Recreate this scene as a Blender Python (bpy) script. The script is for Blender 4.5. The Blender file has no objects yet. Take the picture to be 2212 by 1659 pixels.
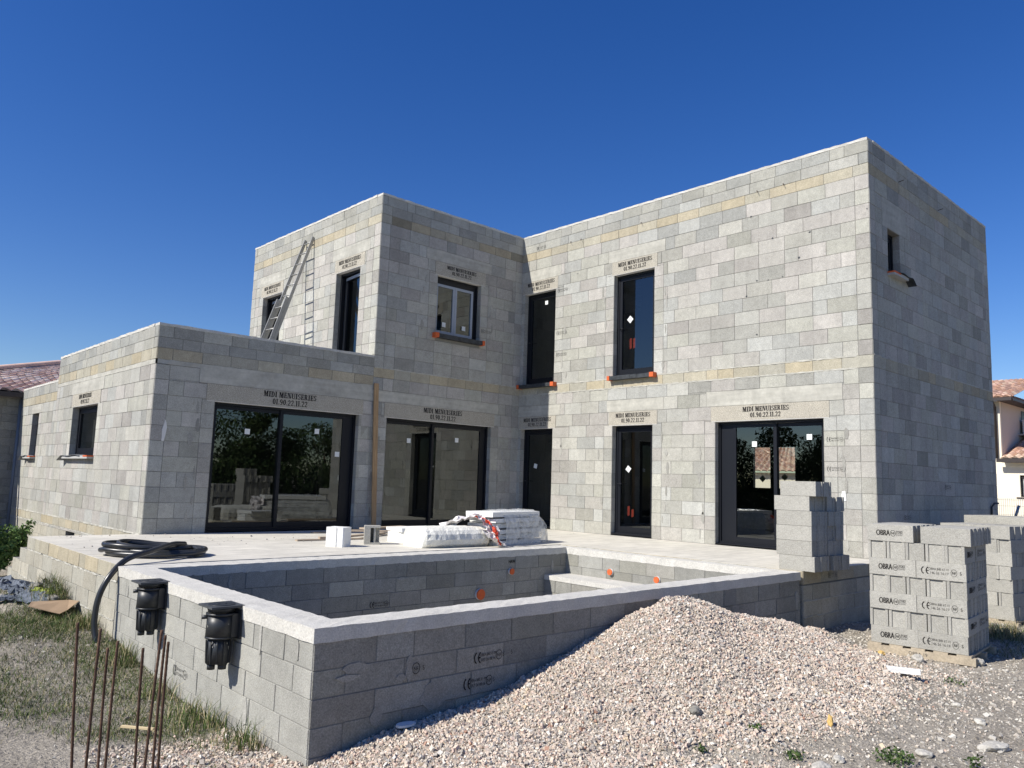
import bpy, math, random
import numpy as np
from mathutils import Vector, Matrix, noise
random.seed(7); NR = np.random.default_rng(7)
SC = bpy.context.scene; COL = SC.collection
rad = math.radians

# ------------------------------------------------------------ camera
YAW, PIT, ROL = rad(47.1058), rad(7.0793), rad(1.8027)
F = Vector((math.cos(YAW)*math.cos(PIT), math.sin(YAW)*math.cos(PIT), math.sin(PIT)))
R0 = Vector((math.sin(YAW), -math.cos(YAW), 0)); U0 = R0.cross(F)
R = R0*math.cos(ROL)+U0*math.sin(ROL); U = -R0*math.sin(ROL)+U0*math.cos(ROL)
cd = bpy.data.cameras.new('camera'); cam = bpy.data.objects.new('camera', cd); COL.objects.link(cam)
M = Matrix.Identity(4)
for i in range(3):
    M[i][0] = R[i]; M[i][1] = U[i]; M[i][2] = -F[i]
M.translation = Vector((-12.476, -5.040, 1.029))
cam.matrix_world = M
cd.sensor_width = 36; cd.lens = 36*1682.3/2212; cd.clip_start = .05; cd.clip_end = 3000
SC.camera = cam
# ------------------------------------------------------------ sky, sun, exposure
SUN_TO = Vector((-4.1, 1.0, 3.66)).normalized()
w = bpy.data.worlds.new('World'); SC.world = w; w.use_nodes = True
nt = w.node_tree; bg = nt.nodes['Background']
sky = nt.nodes.new('ShaderNodeTexSky'); sky.sky_type = 'NISHITA'; sky.sun_disc = False
sky.sun_elevation = math.asin(SUN_TO.z); sky.sun_rotation = math.atan2(SUN_TO.x, SUN_TO.y)
sky.air_density = 1.0; sky.dust_density = 0.25; sky.ozone_density = 4.0; sky.altitude = 50
hs = nt.nodes.new('ShaderNodeHueSaturation'); hs.inputs['Hue'].default_value = .517; hs.inputs['Saturation'].default_value = 1.31; hs.inputs['Value'].default_value = .98   # deep, dry Mediterranean blue
nt.links.new(sky.outputs[0], hs.inputs['Color']); nt.links.new(hs.outputs[0], bg.inputs[0]); bg.inputs[1].default_value = 0.092
sd = bpy.data.lights.new('sun', 'SUN'); sd.energy = 4.6; sd.angle = rad(.53); sd.color = (1, .95, .87)
so = bpy.data.objects.new('sun', sd); COL.objects.link(so)
so.rotation_euler = SUN_TO.to_track_quat('Z', 'Y').to_euler()
SC.view_settings.view_transform = 'Standard'; SC.view_settings.look = 'None'
SC.view_settings.exposure = 0.45; SC.view_settings.gamma = 1
SC.render.resolution_x = 1024; SC.render.resolution_y = 768
try:
    SC.cycles.max_bounces = 8; SC.cycles.transparent_max_bounces = 16
except Exception: pass

# ------------------------------------------------------------ materials
def mat(name, base=(.5,.5,.5), rough=.9, attr=False, objrand=0, speck=None, blotch=None, bump=None, spec=.3, metal=0, streak=None):
    """speck/blotch=(scale,amount) multiply the base colour; bump=(scale,strength,dist)"""
    m = bpy.data.materials.new(name); m.use_nodes = True; t = m.node_tree; N = t.nodes; L = t.links
    b = N['Principled BSDF']; b.inputs['Roughness'].default_value = rough; b.inputs['Metallic'].default_value = metal
    b.inputs['Specular IOR Level'].default_value = spec
    co = N.new('ShaderNodeTexCoord').outputs['Object']
    if attr:
        a = N.new('ShaderNodeAttribute'); a.attribute_name = 'col'; c = a.outputs['Color']
    else:
        a = N.new('ShaderNodeRGB'); a.outputs[0].default_value = (*base, 1); c = a.outputs[0]
    def mul(c, fac_out, amt):
        mr = N.new('ShaderNodeMapRange'); mr.inputs['From Min'].default_value = .25; mr.inputs['From Max'].default_value = .75
        mr.inputs['To Min'].default_value = 1-amt; mr.inputs['To Max'].default_value = 1+amt
        L.new(fac_out, mr.inputs['Value'])
        v = N.new('ShaderNodeVectorMath'); v.operation = 'SCALE'; L.new(c, v.inputs[0]); L.new(mr.outputs[0], v.inputs['Scale'])
        return v.outputs[0]
    def noi(scale, det=2, vec=None, rg=.5):
        n = N.new('ShaderNodeTexNoise'); n.inputs['Scale'].default_value = scale; n.inputs['Detail'].default_value = det
        n.inputs['Roughness'].default_value = rg
        L.new(vec or co, n.inputs['Vector']); return n.outputs[0]
    for k in (speck or []): c = mul(c, noi(k[0], 2), k[1])
    for k in (blotch or []): c = mul(c, noi(k[0], 4, rg=.6), k[1])
    if streak:
        mp = N.new('ShaderNodeMapping'); L.new(co, mp.inputs[0]); mp.inputs['Scale'].default_value = streak[0]
        c = mul(c, noi(1, 4, mp.outputs[0]), streak[1])
    if objrand:
        oi = N.new('ShaderNodeObjectInfo'); c = mul(c, oi.outputs['Random'], objrand)
    L.new(c, b.inputs['Base Color'])
    if bump:
        bp = N.new('ShaderNodeBump'); bp.inputs['Strength'].default_value = bump[1]; bp.inputs['Distance'].default_value = bump[2]
        L.new(noi(bump[0], 3, rg=.7), bp.inputs['Height']); L.new(bp.outputs[0], b.inputs['Normal'])
    return m
BLK = mat('concrete_block', attr=True, rough=.97, spec=.15, speck=[(95,.26),(260,.2)], blotch=[(3.1,.09),(13,.10),(.6,.06)], bump=(150,.55,.006), streak=((5,5,.35),.07))
BLK_FAR = mat('far_block', attr=True, rough=.97, spec=.15, speck=[(60,.2)], blotch=[(2,.12)])
STK = mat('loose_block', (.368,.358,.318), rough=.97, spec=.15, objrand=.07, speck=[(110,.28),(300,.2)], blotch=[(5,.07)], bump=(170,.6,.006))
CONC = mat('cast_concrete', (.44,.43,.395), rough=.93, spec=.2, speck=[(120,.1),(18,.1)], blotch=[(1.3,.13),(5,.12)], bump=(60,.5,.004))
SLAB = mat('slab_concrete', (.56,.535,.465), rough=.9, spec=.2, speck=[(90,.10)], blotch=[(.8,.12),(3.5,.10),(11,.07)], streak=((1.2,9,1),.16), bump=(40,.4,.005))
COPE = mat('coping_concrete', (.555,.54,.49), rough=.95, spec=.2, speck=[(70,.16),(200,.14)], blotch=[(4,.1),(.9,.07),(15,.06)], bump=(75,.9,.008))
LINT = mat('rough_lintel', (.405,.378,.315), rough=.97, spec=.15, speck=[(75,.42),(190,.3)], blotch=[(6,.08)], bump=(90,.9,.008))
POUR = mat('poured_band', (.415,.405,.355), rough=.95, spec=.2, speck=[(140,.1)], blotch=[(3,.16),(11,.12)], streak=((.8,.8,14),.12), bump=(30,.6,.006))
MORT = mat('mortar_joint', (.24,.235,.215), rough=1, spec=.1, speck=[(120,.25)])
ANTH = mat('anthracite_frame', (.0075,.009,.013), rough=.42, spec=.28)
ANTH2 = mat('grey_leaf', (.30,.34,.40), rough=.5, spec=.4)
WHT = mat('white_sticker', (.72,.74,.72), rough=.5)
INK = mat('black_ink', (.028,.026,.025), rough=.9, spec=.1)
INK2 = mat('faded_ink', (.085,.082,.078), rough=.95, spec=.1)
ORG = mat('orange_cap', (.60,.12,.035), rough=.7, blotch=[(20,.15)])
FILM = mat('dark_film', (.035,.04,.045), rough=.55, spec=.4, blotch=[(14,.5)])
SILLG = mat('grey_sill', (.42,.42,.40), rough=.8, speck=[(90,.1)])
BLACKP = mat('black_hose_plastic', (.024,.026,.028), rough=.33, spec=.5, blotch=[(5,.35)])
LID_LIT = mat('lit_skimmer_lid', (.06,.064,.068), rough=.55, spec=.4, blotch=[(12,.25)])  # paler than the body: light on the lid top put into the colour
SKIM = mat('skimmer_plastic', (.028,.031,.034), rough=.42, spec=.45, blotch=[(9,.2)])
WOOD = mat('plank_wood', (.36,.24,.13), rough=.85, streak=((40,40,2.5),.22), blotch=[(4,.15)])
WOOD2 = mat('pallet_wood', (.40,.34,.25), rough=.9, streak=((3,50,50),.2), blotch=[(6,.2)])
WOOD3 = mat('grey_plank_wood', (.38,.31,.235), rough=.9, streak=((4,45,45),.2), blotch=[(4,.2)])
RUST = mat('rusty_steel', (.105,.062,.042), rough=.85, blotch=[(9,.45)], speck=[(120,.3)], metal=.25)
ALU = mat('aluminium_ladder', (.36,.355,.33), rough=.5, metal=.55, spec=.5, blotch=[(5,.1)])
EPS = mat('polystyrene', (.80,.80,.77), rough=.8, spec=.2, speck=[(120,.05)], bump=(90,.6,.006))
EPSR = mat('rough_polystyrene', (.76,.75,.68), rough=.9, spec=.1, speck=[(50,.1)], blotch=[(7,.09)], bump=(35,1,.02))
TAPE = mat('red_tape', (.42,.05,.03), rough=.6)
REDP = mat('red_plastic', (.75,.09,.04), rough=.5)
STONE = mat('crushed_stone', attr=True, rough=.93, spec=.2, speck=[(140,.12)])
SOIL = mat('soil', (.31,.28,.23), rough=1, spec=.1, speck=[(60,.28),(22,.22)], blotch=[(1.4,.22),(5,.2)], bump=(28,1,.03))
CARD = mat('cardboard', (.33,.235,.15), rough=.9, blotch=[(8,.12)])
TARP = mat('blue_grey_tarp', (.13,.15,.175), rough=.6, blotch=[(7,.3)], bump=(14,1,.03))
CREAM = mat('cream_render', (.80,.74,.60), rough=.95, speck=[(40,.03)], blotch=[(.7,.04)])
CREAM_SHADE = mat('shaded_cream_render', (.52,.48,.42), rough=.95, blotch=[(.7,.06)])  # cream darkened for the side wall: its shade is put into the colour
TILE = mat('roof_tile', attr=True, rough=.9, speck=[(30,.15)], blotch=[(3,.15)])
GUT = mat('dark_gutter', (.05,.042,.04), rough=.5)
LEAF = mat('leaf', attr=True, rough=.7, spec=.25, blotch=[(2,.2)])
BARK = mat('bark', (.12,.09,.06), rough=1, blotch=[(8,.3)])
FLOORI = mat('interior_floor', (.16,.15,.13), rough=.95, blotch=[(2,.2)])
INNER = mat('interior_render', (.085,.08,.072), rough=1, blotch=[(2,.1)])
GALV = mat('galvanised_wire', (.42,.42,.40), rough=.5, metal=.5)
PLASTER = mat('white_plaster', (.66,.65,.62), rough=.9)

def glassmat():
    m = bpy.data.materials.new('window_glass'); m.use_nodes = True; t = m.node_tree; N = t.nodes; L = t.links
    N.remove(N['Principled BSDF']); o = N['Material Output']
    tr = N.new('ShaderNodeBsdfTransparent'); tr.inputs[0].default_value = (.52,.55,.53,1)
    gl = N.new('ShaderNodeBsdfGlossy'); gl.inputs['Roughness'].default_value = 0.0; gl.inputs['Color'].default_value = (.9,.95,.95,1)
    ge = N.new('ShaderNodeNewGeometry'); dp = N.new('ShaderNodeVectorMath'); dp.operation = 'DOT_PRODUCT'; L.new(ge.outputs['Normal'], dp.inputs[0]); L.new(ge.outputs['Incoming'], dp.inputs[1])
    def mth(op, a, b=None, c=None):
        n = N.new('ShaderNodeMath'); n.operation = op
        for i, v in enumerate((a, b, c)):
            if v is None: continue
            if isinstance(v, (int, float)): n.inputs[i].default_value = v
            else: L.new(v, n.inputs[i])
        return n.outputs[0]
    sch = mth('POWER', mth('SUBTRACT', 1.0, mth('ABSOLUTE', dp.outputs['Value'])), 5.0)
    fac = mth('MULTIPLY_ADD', sch, .90, .10); mx = N.new('ShaderNodeMixShader')
    L.new(fac, mx.inputs[0]); L.new(tr.outputs[0], mx.inputs[1]); L.new(gl.outputs[0], mx.inputs[2]); L.new(mx.outputs[0], o.inputs[0])
    return m
GLASS = glassmat()
def wrapmat():
    m = bpy.data.materials.new('clear_wrap'); m.use_nodes = True; t = m.node_tree; N = t.nodes; L = t.links
    b = N['Principled BSDF']; b.inputs['Base Color'].default_value = (.72,.74,.74,1); b.inputs['Roughness'].default_value = .22
    b.inputs['Specular IOR Level'].default_value = .6
    tr = N.new('ShaderNodeBsdfTransparent'); mx = N.new('ShaderNodeMixShader')
    n = N.new('ShaderNodeTexNoise'); n.inputs['Scale'].default_value = 9; n.inputs['Detail'].default_value = 4
    co = N.new('ShaderNodeTexCoord'); L.new(co.outputs['Object'], n.inputs['Vector'])
    mr = N.new('ShaderNodeMapRange'); mr.inputs['To Min'].default_value = .22; mr.inputs['To Max'].default_value = .8
    mr.inputs['From Min'].default_value = .3; mr.inputs['From Max'].default_value = .7
    L.new(n.outputs[0], mr.inputs[0]); L.new(mr.outputs[0], mx.inputs[0]); L.new(tr.outputs[0], mx.inputs[1]); L.new(b.outputs[0], mx.inputs[2])
    bp = N.new('ShaderNodeBump'); bp.inputs['Strength'].default_value = 1; bp.inputs['Distance'].default_value = .02; L.new(n.outputs[0], bp.inputs['Height']); L.new(bp.outputs[0], b.inputs['Normal'])
    L.new(mx.outputs[0], N['Material Output'].inputs[0])
    return m
WRAP = wrapmat()

# ------------------------------------------------------------ mesh helpers
class MB:
    def __init__(s): s.v = []; s.f = []; s.c = []; s.sm = []
    def face(s, pts, col=(.5,.5,.5), sm=False):
        n = len(s.v); s.v += [tuple(p) for p in pts]; s.f.append(tuple(range(n, n+len(pts)))); s.c.append(col); s.sm.append(sm)
    def box8(s, P, col=(.5,.5,.5)):   # P: 4 bottom ccw, 4 top ccw
        n = len(s.v); s.v += [tuple(p) for p in P]
        for q in ((0,3,2,1),(4,5,6,7),(0,1,5,4),(1,2,6,5),(2,3,7,6),(3,0,4,7)):
            s.f.append(tuple(n+i for i in q)); s.c.append(col); s.sm.append(False)
    def box(s, x0,x1,y0,y1,z0,z1, col=(.5,.5,.5)):
        s.box8([(x0,y0,z0),(x1,y0,z0),(x1,y1,z0),(x0,y1,z0),(x0,y0,z1),(x1,y0,z1),(x1,y1,z1),(x0,y1,z1)], col)
    def tube(s, pts, r, n=10, col=(.5,.5,.5), cap=True, smooth=True):
        pts = [Vector(p) for p in pts]; base = len(s.v); up = Vector((0,0,1)); prev = None
        rr = r if isinstance(r, (list,tuple)) else [r]*len(pts)
        for i, p in enumerate(pts):
            d = (pts[min(i+1,len(pts)-1)]-pts[max(i-1,0)]).normalized()
            if prev is None:
                a = d.cross(up if abs(d.z) < .9 else Vector((1,0,0))).normalized()
            else:
                a = (prev-d*prev.dot(d)).normalized()
            prev = a; b = d.cross(a)
            for k in range(n):
                t = 2*math.pi*k/n; s.v.append(tuple(p+(a*math.cos(t)+b*math.sin(t))*rr[i]))
        for i in range(len(pts)-1):
            for k in range(n):
                k2 = (k+1) % n
                s.f.append((base+i*n+k, base+i*n+k2, base+(i+1)*n+k2, base+(i+1)*n+k)); s.c.append(col); s.sm.append(smooth)
        if cap:
            s.f.append(tuple(base+k for k in range(n))[::-1]); s.c.append(col); s.sm.append(False)
            e = base+(len(pts)-1)*n; s.f.append(tuple(e+k for k in range(n))); s.c.append(col); s.sm.append(False)
    def prism(s, poly, z0, z1, col=(.5,.5,.5), T=None):
        T = T or (lambda x,y,z: (x,y,z)); n = len(s.v); k = len(poly)
        s.v += [tuple(T(x,y,z0)) for x,y in poly]+[tuple(T(x,y,z1)) for x,y in poly]
        s.f.append(tuple(n+i for i in range(k))[::-1]); s.f.append(tuple(n+k+i for i in range(k)))
        for i in range(k): s.f.append((n+i, n+(i+1)%k, n+k+(i+1)%k, n+k+i))
        s.c += [col]*(k+2); s.sm += [False]*(k+2)
    def xform(s, T): s.v = [tuple(T(*p)) for p in s.v]; return s
    def build(s, name, m, parent=None, fix=True):
        me = bpy.data.meshes.new(name); me.from_pydata(s.v, [], s.f)
        ca = me.color_attributes.new('col', 'FLOAT_COLOR', 'CORNER')
        n = np.array([len(f) for f in s.f]); c = np.ones((len(s.f),4), np.float32); c[:,:3] = np.array(s.c, np.float32).reshape(-1,3)
        ca.data.foreach_set('color', np.repeat(c, n, axis=0).ravel())
        me.polygons.foreach_set('use_smooth', np.array(s.sm, bool)); me.materials.append(m)
        if fix:
            import bmesh
            b = bmesh.new(); b.from_mesh(me); bmesh.ops.recalc_face_normals(b, faces=b.faces); b.to_mesh(me); b.free()
        me.update()
        o = bpy.data.objects.new(name, me); COL.objects.link(o)
        if parent: o.parent = parent
        return o
def empty(name, label=None, cat=None, loc=(0,0,0), group=None):
    o = bpy.data.objects.new(name, None); COL.objects.link(o); o.location = loc; o.empty_display_size = .2
    if label: tag(o, label, cat, group)
    return o
def tag(o, label=None, cat=None, group=None, kind=None):
    if label: o['label'] = label
    if cat: o['category'] = cat
    if group: o['group'] = group
    if kind: o['kind'] = kind
    return o
def place(o, parent):            # parent keeps world-space vertices
    o.parent = parent
    o.matrix_parent_inverse = Matrix.Translation(parent.location).inverted() if parent.rotation_euler.z == 0 else parent.matrix_basis.inverted()
    return o
class Fr:                        # wall frame: u along, d outwards, z up
    def __init__(s, o, u, n): s.o = Vector(o); s.u = Vector(u); s.n = Vector(n)
    def p(s, u, d, z): return tuple(s.o+s.u*u+s.n*d+Vector((0,0,z)))
    def box(s, m, u0,u1,d0,d1,z0,z1, col=(.5,.5,.5)):
        m.box8([s.p(u0,d0,z0),s.p(u1,d0,z0),s.p(u1,d1,z0),s.p(u0,d1,z0),s.p(u0,d0,z1),s.p(u1,d0,z1),s.p(u1,d1,z1),s.p(u0,d1,z1)], col)
    def tile(s, m, u0,u1,z0,z1,e, col):
        n = len(m.v)
        m.v += [s.p(u0,0,z0),s.p(u1,0,z0),s.p(u1,0,z1),s.p(u0,0,z1)]
        j = lambda: random.uniform(-.0012,.0012); b = .0025
        m.v += [s.p(u0+b,e+j(),z0+b),s.p(u1-b,e+j(),z0+b),s.p(u1-b,e+j(),z1-b),s.p(u0+b,e+j(),z1-b)]
        for q in ((4,5,6,7),(0,1,5,4),(1,2,6,5),(2,3,7,6),(3,0,4,7)):
            m.f.append(tuple(n+i for i in q)); m.c.append(col); m.sm.append(False)
FM = Fr((0,0,0),(0,1,0),(-1,0,0)); YP = 8.131
FP = Fr((0,YP,0),(1,0,0),(0,-1,0)); FU = Fr((-4.02,0,0),(0,1,0),(-1,0,0))
FL = Fr((-8.17,0,0),(0,1,0),(-1,0,0)); FE = Fr((0,0,0),(1,0,0),(0,-1,0))

# ---- block colours (albedo) per course kind
def bcol(kind):
    r = random.random(); v = random.gauss(0,1)
    if kind == 'A':
        b = .375+.027*v
        if r < .17: b *= .84
        t = random.choice([(1.02,.995,.93),(1.0,1,.93),(.985,1.0,.955),(1.025,.99,.935),(1.0,1.0,.90),(1.01,1.0,.915)])
    elif kind == 'Y': b = .352+.02*v; t = random.choice([(1.12,1.0,.74),(1.07,1.0,.80),(1.11,1.0,.76),(1.03,1.0,.86),(1.05,1.0,.82)])
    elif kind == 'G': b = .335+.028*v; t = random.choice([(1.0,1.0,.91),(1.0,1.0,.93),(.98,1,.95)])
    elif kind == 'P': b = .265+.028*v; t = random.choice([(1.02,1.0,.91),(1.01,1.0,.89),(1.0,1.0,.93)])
    elif kind == 'W': b = .36+.025*v; t = random.choice([(1.04,1.0,.86),(1.02,1.0,.88)])
    else: b = .33+.02*v; t = (1,1,.93)
    b = max(.18, b)
    return (b*t[0]*1.012, b*t[1], b*t[2]*.965)
def sub(rects, hole):
    out = []; a0,a1,c0,c1 = hole
    for (u0,u1,z0,z1) in rects:
        if a1 <= u0+1e-4 or a0 >= u1-1e-4 or c1 <= z0+1e-4 or c0 >= z1-1e-4: out.append((u0,u1,z0,z1)); continue
        if z0 < c0: out.append((u0,u1,z0,c0))
        if z1 > c1: out.append((u0,u1,c1,z1))
        m0, m1 = max(z0,c0), min(z1,c1)
        if u0 < a0: out.append((u0,a0,m0,m1))
        if u1 > a1: out.append((a1,u1,m0,m1))
    return [r for r in out if r[1]-r[0] > .012 and r[3]-r[2] > .012]
def shell(name, fr, u0,u1,z0,z1, holes, th, parent, material=MORT, d0=0, top=True):
    m = MB()
    us = sorted({u0,u1,*[h for o in holes for h in o[:2] if u0 < h < u1]}); zs = sorted({z0,z1,*[h for o in holes for h in o[2:] if z0 < h < z1]})
    for i in range(len(us)-1):
        for j in range(len(zs)-1):
            uc, zc = (us[i]+us[i+1])/2, (zs[j]+zs[j+1])/2
            if any(h[0] < uc < h[1] and h[2] < zc < h[3] for h in holes): continue
            for d in (d0, d0-th): m.face([fr.p(us[i],d,zs[j]),fr.p(us[i+1],d,zs[j]),fr.p(us[i+1],d,zs[j+1]),fr.p(us[i],d,zs[j+1])])
    def rim(a0,a1,c0,c1):
        m.face([fr.p(a0,d0,c0),fr.p(a0,d0-th,c0),fr.p(a0,d0-th,c1),fr.p(a0,d0,c1)]); m.face([fr.p(a1,d0,c0),fr.p(a1,d0-th,c0),fr.p(a1,d0-th,c1),fr.p(a1,d0,c1)])
        m.face([fr.p(a0,d0,c0),fr.p(a1,d0,c0),fr.p(a1,d0-th,c0),fr.p(a0,d0-th,c0)]); m.face([fr.p(a0,d0,c1),fr.p(a1,d0,c1),fr.p(a1,d0-th,c1),fr.p(a0,d0-th,c1)])
    for h in holes: rim(*h)
    rim(u0,u1,z0,z1)
    return m.build(name, material, parent, fix=False)
def courses(name, fr, u0,u1, rows, holes, patches, parent, mat_=BLK, L=.4955, corners=(True,True), gap=.0026, jamb=True, seed=0):
    """block courses laid on a wall; rows = [(z0,z1,kind)]"""
    random.seed(seed+11); m = MB()
    cuts = [h for h in holes]+[p for p in patches]
    for k,(z0,z1,kind) in enumerate(rows):
        a, b = u0, u1; bl = []
        cw = .225 if kind in 'A' else 0
        if corners[0] and cw: bl.append((a,a+cw)); a += cw
        if corners[1] and cw: bl.append((b-cw,b)); b -= cw
        # uprights beside openings
        spans = [(a,b)]
        if kind == 'A':
            for h in holes:
                if h[2] < z1-.03 and h[3] > z0+.03:
                    ns = []
                    for s0,s1 in spans:
                        if h[0] > s0 and h[1] < s1:
                            ns += [(s0,h[0]-.22),(h[1]+.22,s1)]; bl += [(h[0]-.22,h[0]),(h[1],h[1]+.22)]
                        elif h[0] <= s0 < h[1]+.22: ns += [(h[1],s1)]
                        elif h[1] >= s1 > h[0]: ns += [(s0,h[0])]
                        else: ns.append((s0,s1))
                    spans = [s for s in ns if s[1]-s[0] > .03]
        off = (k % 2)*.25 if len(rows) > 3 or kind != 'Y' else 0
        if kind == 'G': off = random.uniform(.1,.4)
        for s0,s1 in spans:
            x = s0; first = True
            while x < s1-1e-3:
                l = L
                if first and off: l = off
                first = False
                if kind == 'G' and random.random() < .22: l = random.choice([.2,.25,.3])
                elif random.random() < .06: l = random.choice([.25,.33,.4])
                e = min(s1, x+l)
                if s1-e < .07: e = s1
                bl.append((x,e)); x = e
        for (x0,x1) in bl:
            c = bcol(kind); rs = [(x0,x1,z0,z1)]
            if kind == 'Y' and z0 > 6 and seed == 3 and random.random() < .3: c = tuple(q*.62 for q in c)
            for h in cuts: rs = sub(rs, h)
            for (a0,a1,c0,c1) in rs:
                g = gap*random.uniform(.5,1.5); gz = gap*random.uniform(.3,1.3)
                g0 = 0 if abs(a0-u0) < 1e-4 else g; g1 = 0 if abs(a1-u1) < 1e-4 else g
                fr.tile(m, a0+g0, a1-g1, c0+gz*.6, c1-gz, .006+random.uniform(-.001,.003), c)
    if jamb:
        for h in holes:
            z = h[2]
            zr = sorted({h[2],h[3],*[r[0] for r in rows if h[2] < r[0] < h[3]]})
            for i in range(len(zr)-1):
                for sgn,uu in ((1,h[0]),(-1,h[1])):
                    c = bcol('A'); c = tuple(x*.9 for x in c)
                    m.box8([fr.p(uu,-.135,zr[i]+.003),fr.p(uu+sgn*.004,-.135,zr[i]+.003),fr.p(uu+sgn*.004,.004,zr[i]+.003),fr.p(uu,.004,zr[i]+.003),
                            fr.p(uu,-.135,zr[i+1]-.003),fr.p(uu+sgn*.004,-.135,zr[i+1]-.003),fr.p(uu+sgn*.004,.004,zr[i+1]-.003),fr.p(uu,.004,zr[i+1]-.003)], c)
    return m.build(name, mat_, parent)
def smears(name, fr, spots, parent):
    """thin mortar smears trowelled over joints: irregular outlines, a few mm proud"""
    m = MB()
    for (u,z,wd,ht) in spots:
        n = 14; pts = []
        for i in range(n):
            t = 2*math.pi*i/n; k = random.uniform(.6,1.1)
            pts.append((u+wd/2*math.cos(t)*k, z+ht/2*math.sin(t)*(.8+.3*random.random())))
        v_ = random.uniform(.27,.36); c = (v_*1.02,v_,v_*.9)
        m.prism(pts, .004, .0125, c, T=lambda a,b,d: fr.p(a,d,b))
    return m.build(name, BLK, parent)
def edge_strip(name, fr, u0,u1,d0,d1,z0,z1, m_, parent, jit=.006, step=.12):
    """cast strip with slightly uneven arrises"""
    m = MB(); n = max(2,int((u1-u0)/step)); base = 0
    prof = [(d0,z0),(d1,z0),(d1,z1),(d0,z1)]
    for i in range(n+1):
        u = u0+(u1-u0)*i/n
        for k,(d,z) in enumerate(prof):
            jj = jit if k != 0 else jit*.3
            m.v.append(fr.p(u, d+random.uniform(-jj,jj)*(1 if k in (1,2) else .3), z+random.uniform(-jj,jj)*(1 if k >= 2 else .5)))
    for i in range(n):
        for k in range(4):
            a = i*4+k; b = i*4+(k+1)%4; m.f.append((a,b,b+4,a+4)); m.c.append((.5,)*3); m.sm.append(False)
    m.f.append((0,1,2,3)); m.f.append(tuple(n*4+k for k in (3,2,1,0))); m.c += [(.5,)*3]*2; m.sm += [False]*2
    return m.build(name, m_, parent)

# ------------------------------------------------------------ lettering
def ring(cx,cy,rx,ry,tx,ty,a0,a1,n=10):
    out = []
    for i in range(n):
        s,e = rad(a0+(a1-a0)*i/n), rad(a0+(a1-a0)*(i+1)/n)
        out.append([(cx+rx*math.cos(s),cy+ry*math.sin(s)),(cx+rx*math.cos(e),cy+ry*math.sin(e)),(cx+(rx-tx)*math.cos(e),cy+(ry-ty)*math.sin(e)),(cx+(rx-tx)*math.cos(s),cy+(ry-ty)*math.sin(s))])
    return out
def pr(x0,y0,x1,y1,w): return [(x0,y0),(x0+w,y0),(x1+w,y1),(x1,y1)]
def rc(x0,y0,x1,y1): return [(x0,y0),(x1,y0),(x1,y1),(x0,y1)]
T_ = .2; S_ = .07
GL = {
 'I': (.46,[rc(.12,.0,.34,1),rc(0,0,.10,.07),rc(.36,0,.46,.07),rc(0,.93,.10,1),rc(.36,.93,.46,1)]),
 'M': (1.05,[rc(.08,0,.15,.95),rc(0,0,.25,.06),pr(.42,.02,.14,1,T_),pr(.46,.02,.72,1,.07),rc(.76,0,.98,1),rc(.70,0,1.05,.06),rc(.0,.94,.12,1)]),
 'D': (.82,[rc(.1,0,.30,1),rc(0,0,.1,.07),rc(0,.93,.1,1)]+ring(.36,.5,.44,.5,.2,.08,-88,88)),
 'E': (.72,[rc(.1,0,.30,1),rc(0,0,.08,.07),rc(0,.93,.08,1),rc(.33,0,.66,.08),rc(.33,.92,.66,1),rc(.33,.47,.52,.54),rc(.6,0,.68,.28),rc(.6,.72,.68,1),rc(.50,.36,.56,.64)]),
 'N': (.92,[rc(.1,0,.17,1),rc(0,0,.27,.06),pr(.58,0,.17,1,.2),rc(.78,.1,.84,1),rc(.68,.94,.92,1)]),
 'U': (.86,[rc(.1,.3,.30,1),rc(0,.93,.1,1),rc(.68,.3,.75,1),rc(.58,.93,.86,1)]+ring(.425,.3,.325,.3,.13,.1,180,262)+ring(.425,.3,.325,.3,.07,.1,280,360)),
 'S': (.66,ring(.33,.73,.27,.27,.12,.09,40,250)+ring(.33,.27,.29,.27,.14,.09,-140,75)+[rc(.55,.74,.6,1),rc(.03,0,.08,.26)]),
 'R': (.88,[rc(.1,0,.30,1),rc(0,0,.1,.07),rc(0,.93,.1,1),pr(.62,0,.40,.46,.2)]+ring(.38,.73,.32,.27,.16,.07,-85,88)),
 '0': (.68,ring(.34,.5,.31,.5,.17,.08,-82,82)+ring(.34,.5,.31,.5,.17,.08,98,262)),
 '1': (.44,[rc(.14,.05,.32,1),rc(.02,0,.44,.06),pr(.0,.78,.12,.94,.06)]),
 '9': (.66,ring(.32,.69,.28,.31,.15,.08,5,355)+ring(.28,.5,.34,.5,.16,.09,-120,20)),
 '2': (.66,ring(.31,.71,.28,.29,.15,.08,-30,175)+[pr(.06,.1,.42,.58,.12),rc(.04,0,.6,.1)]),
 '.': (.26,[rc(.06,0,.2,.14)]), ' ': (.3,[]) }
def stencil(lines):
    """(text, cx, y, h) -> polygons"""
    out = []
    for s, cx, y, h in lines:
        W = sum(GL[c][0]+.12 for c in s)*h*.8; x = cx-W/2
        for c in s:
            w_, ps = GL[c]; dy = random.uniform(-.03,.03)*h
            for p in ps: out.append([(x+a*h*.8, y+b*h+dy) for a,b in p])
            x += (w_+.12)*h*.8
    return out
_tc = {}
def glyphs(body):
    if body not in _tc:
        cu = bpy.data.curves.new('t','FONT'); cu.body = body; cu.size = 1; cu.resolution_u = 3; cu.align_x = 'CENTER'
        o = bpy.data.objects.new('t', cu); me = bpy.data.meshes.new_from_object(o)
        _tc[body] = ([(v.co.x,v.co.y) for v in me.vertices], [tuple(p.vertices) for p in me.polygons])
        bpy.data.objects.remove(o); bpy.data.meshes.remove(me)
    return _tc[body]
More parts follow.
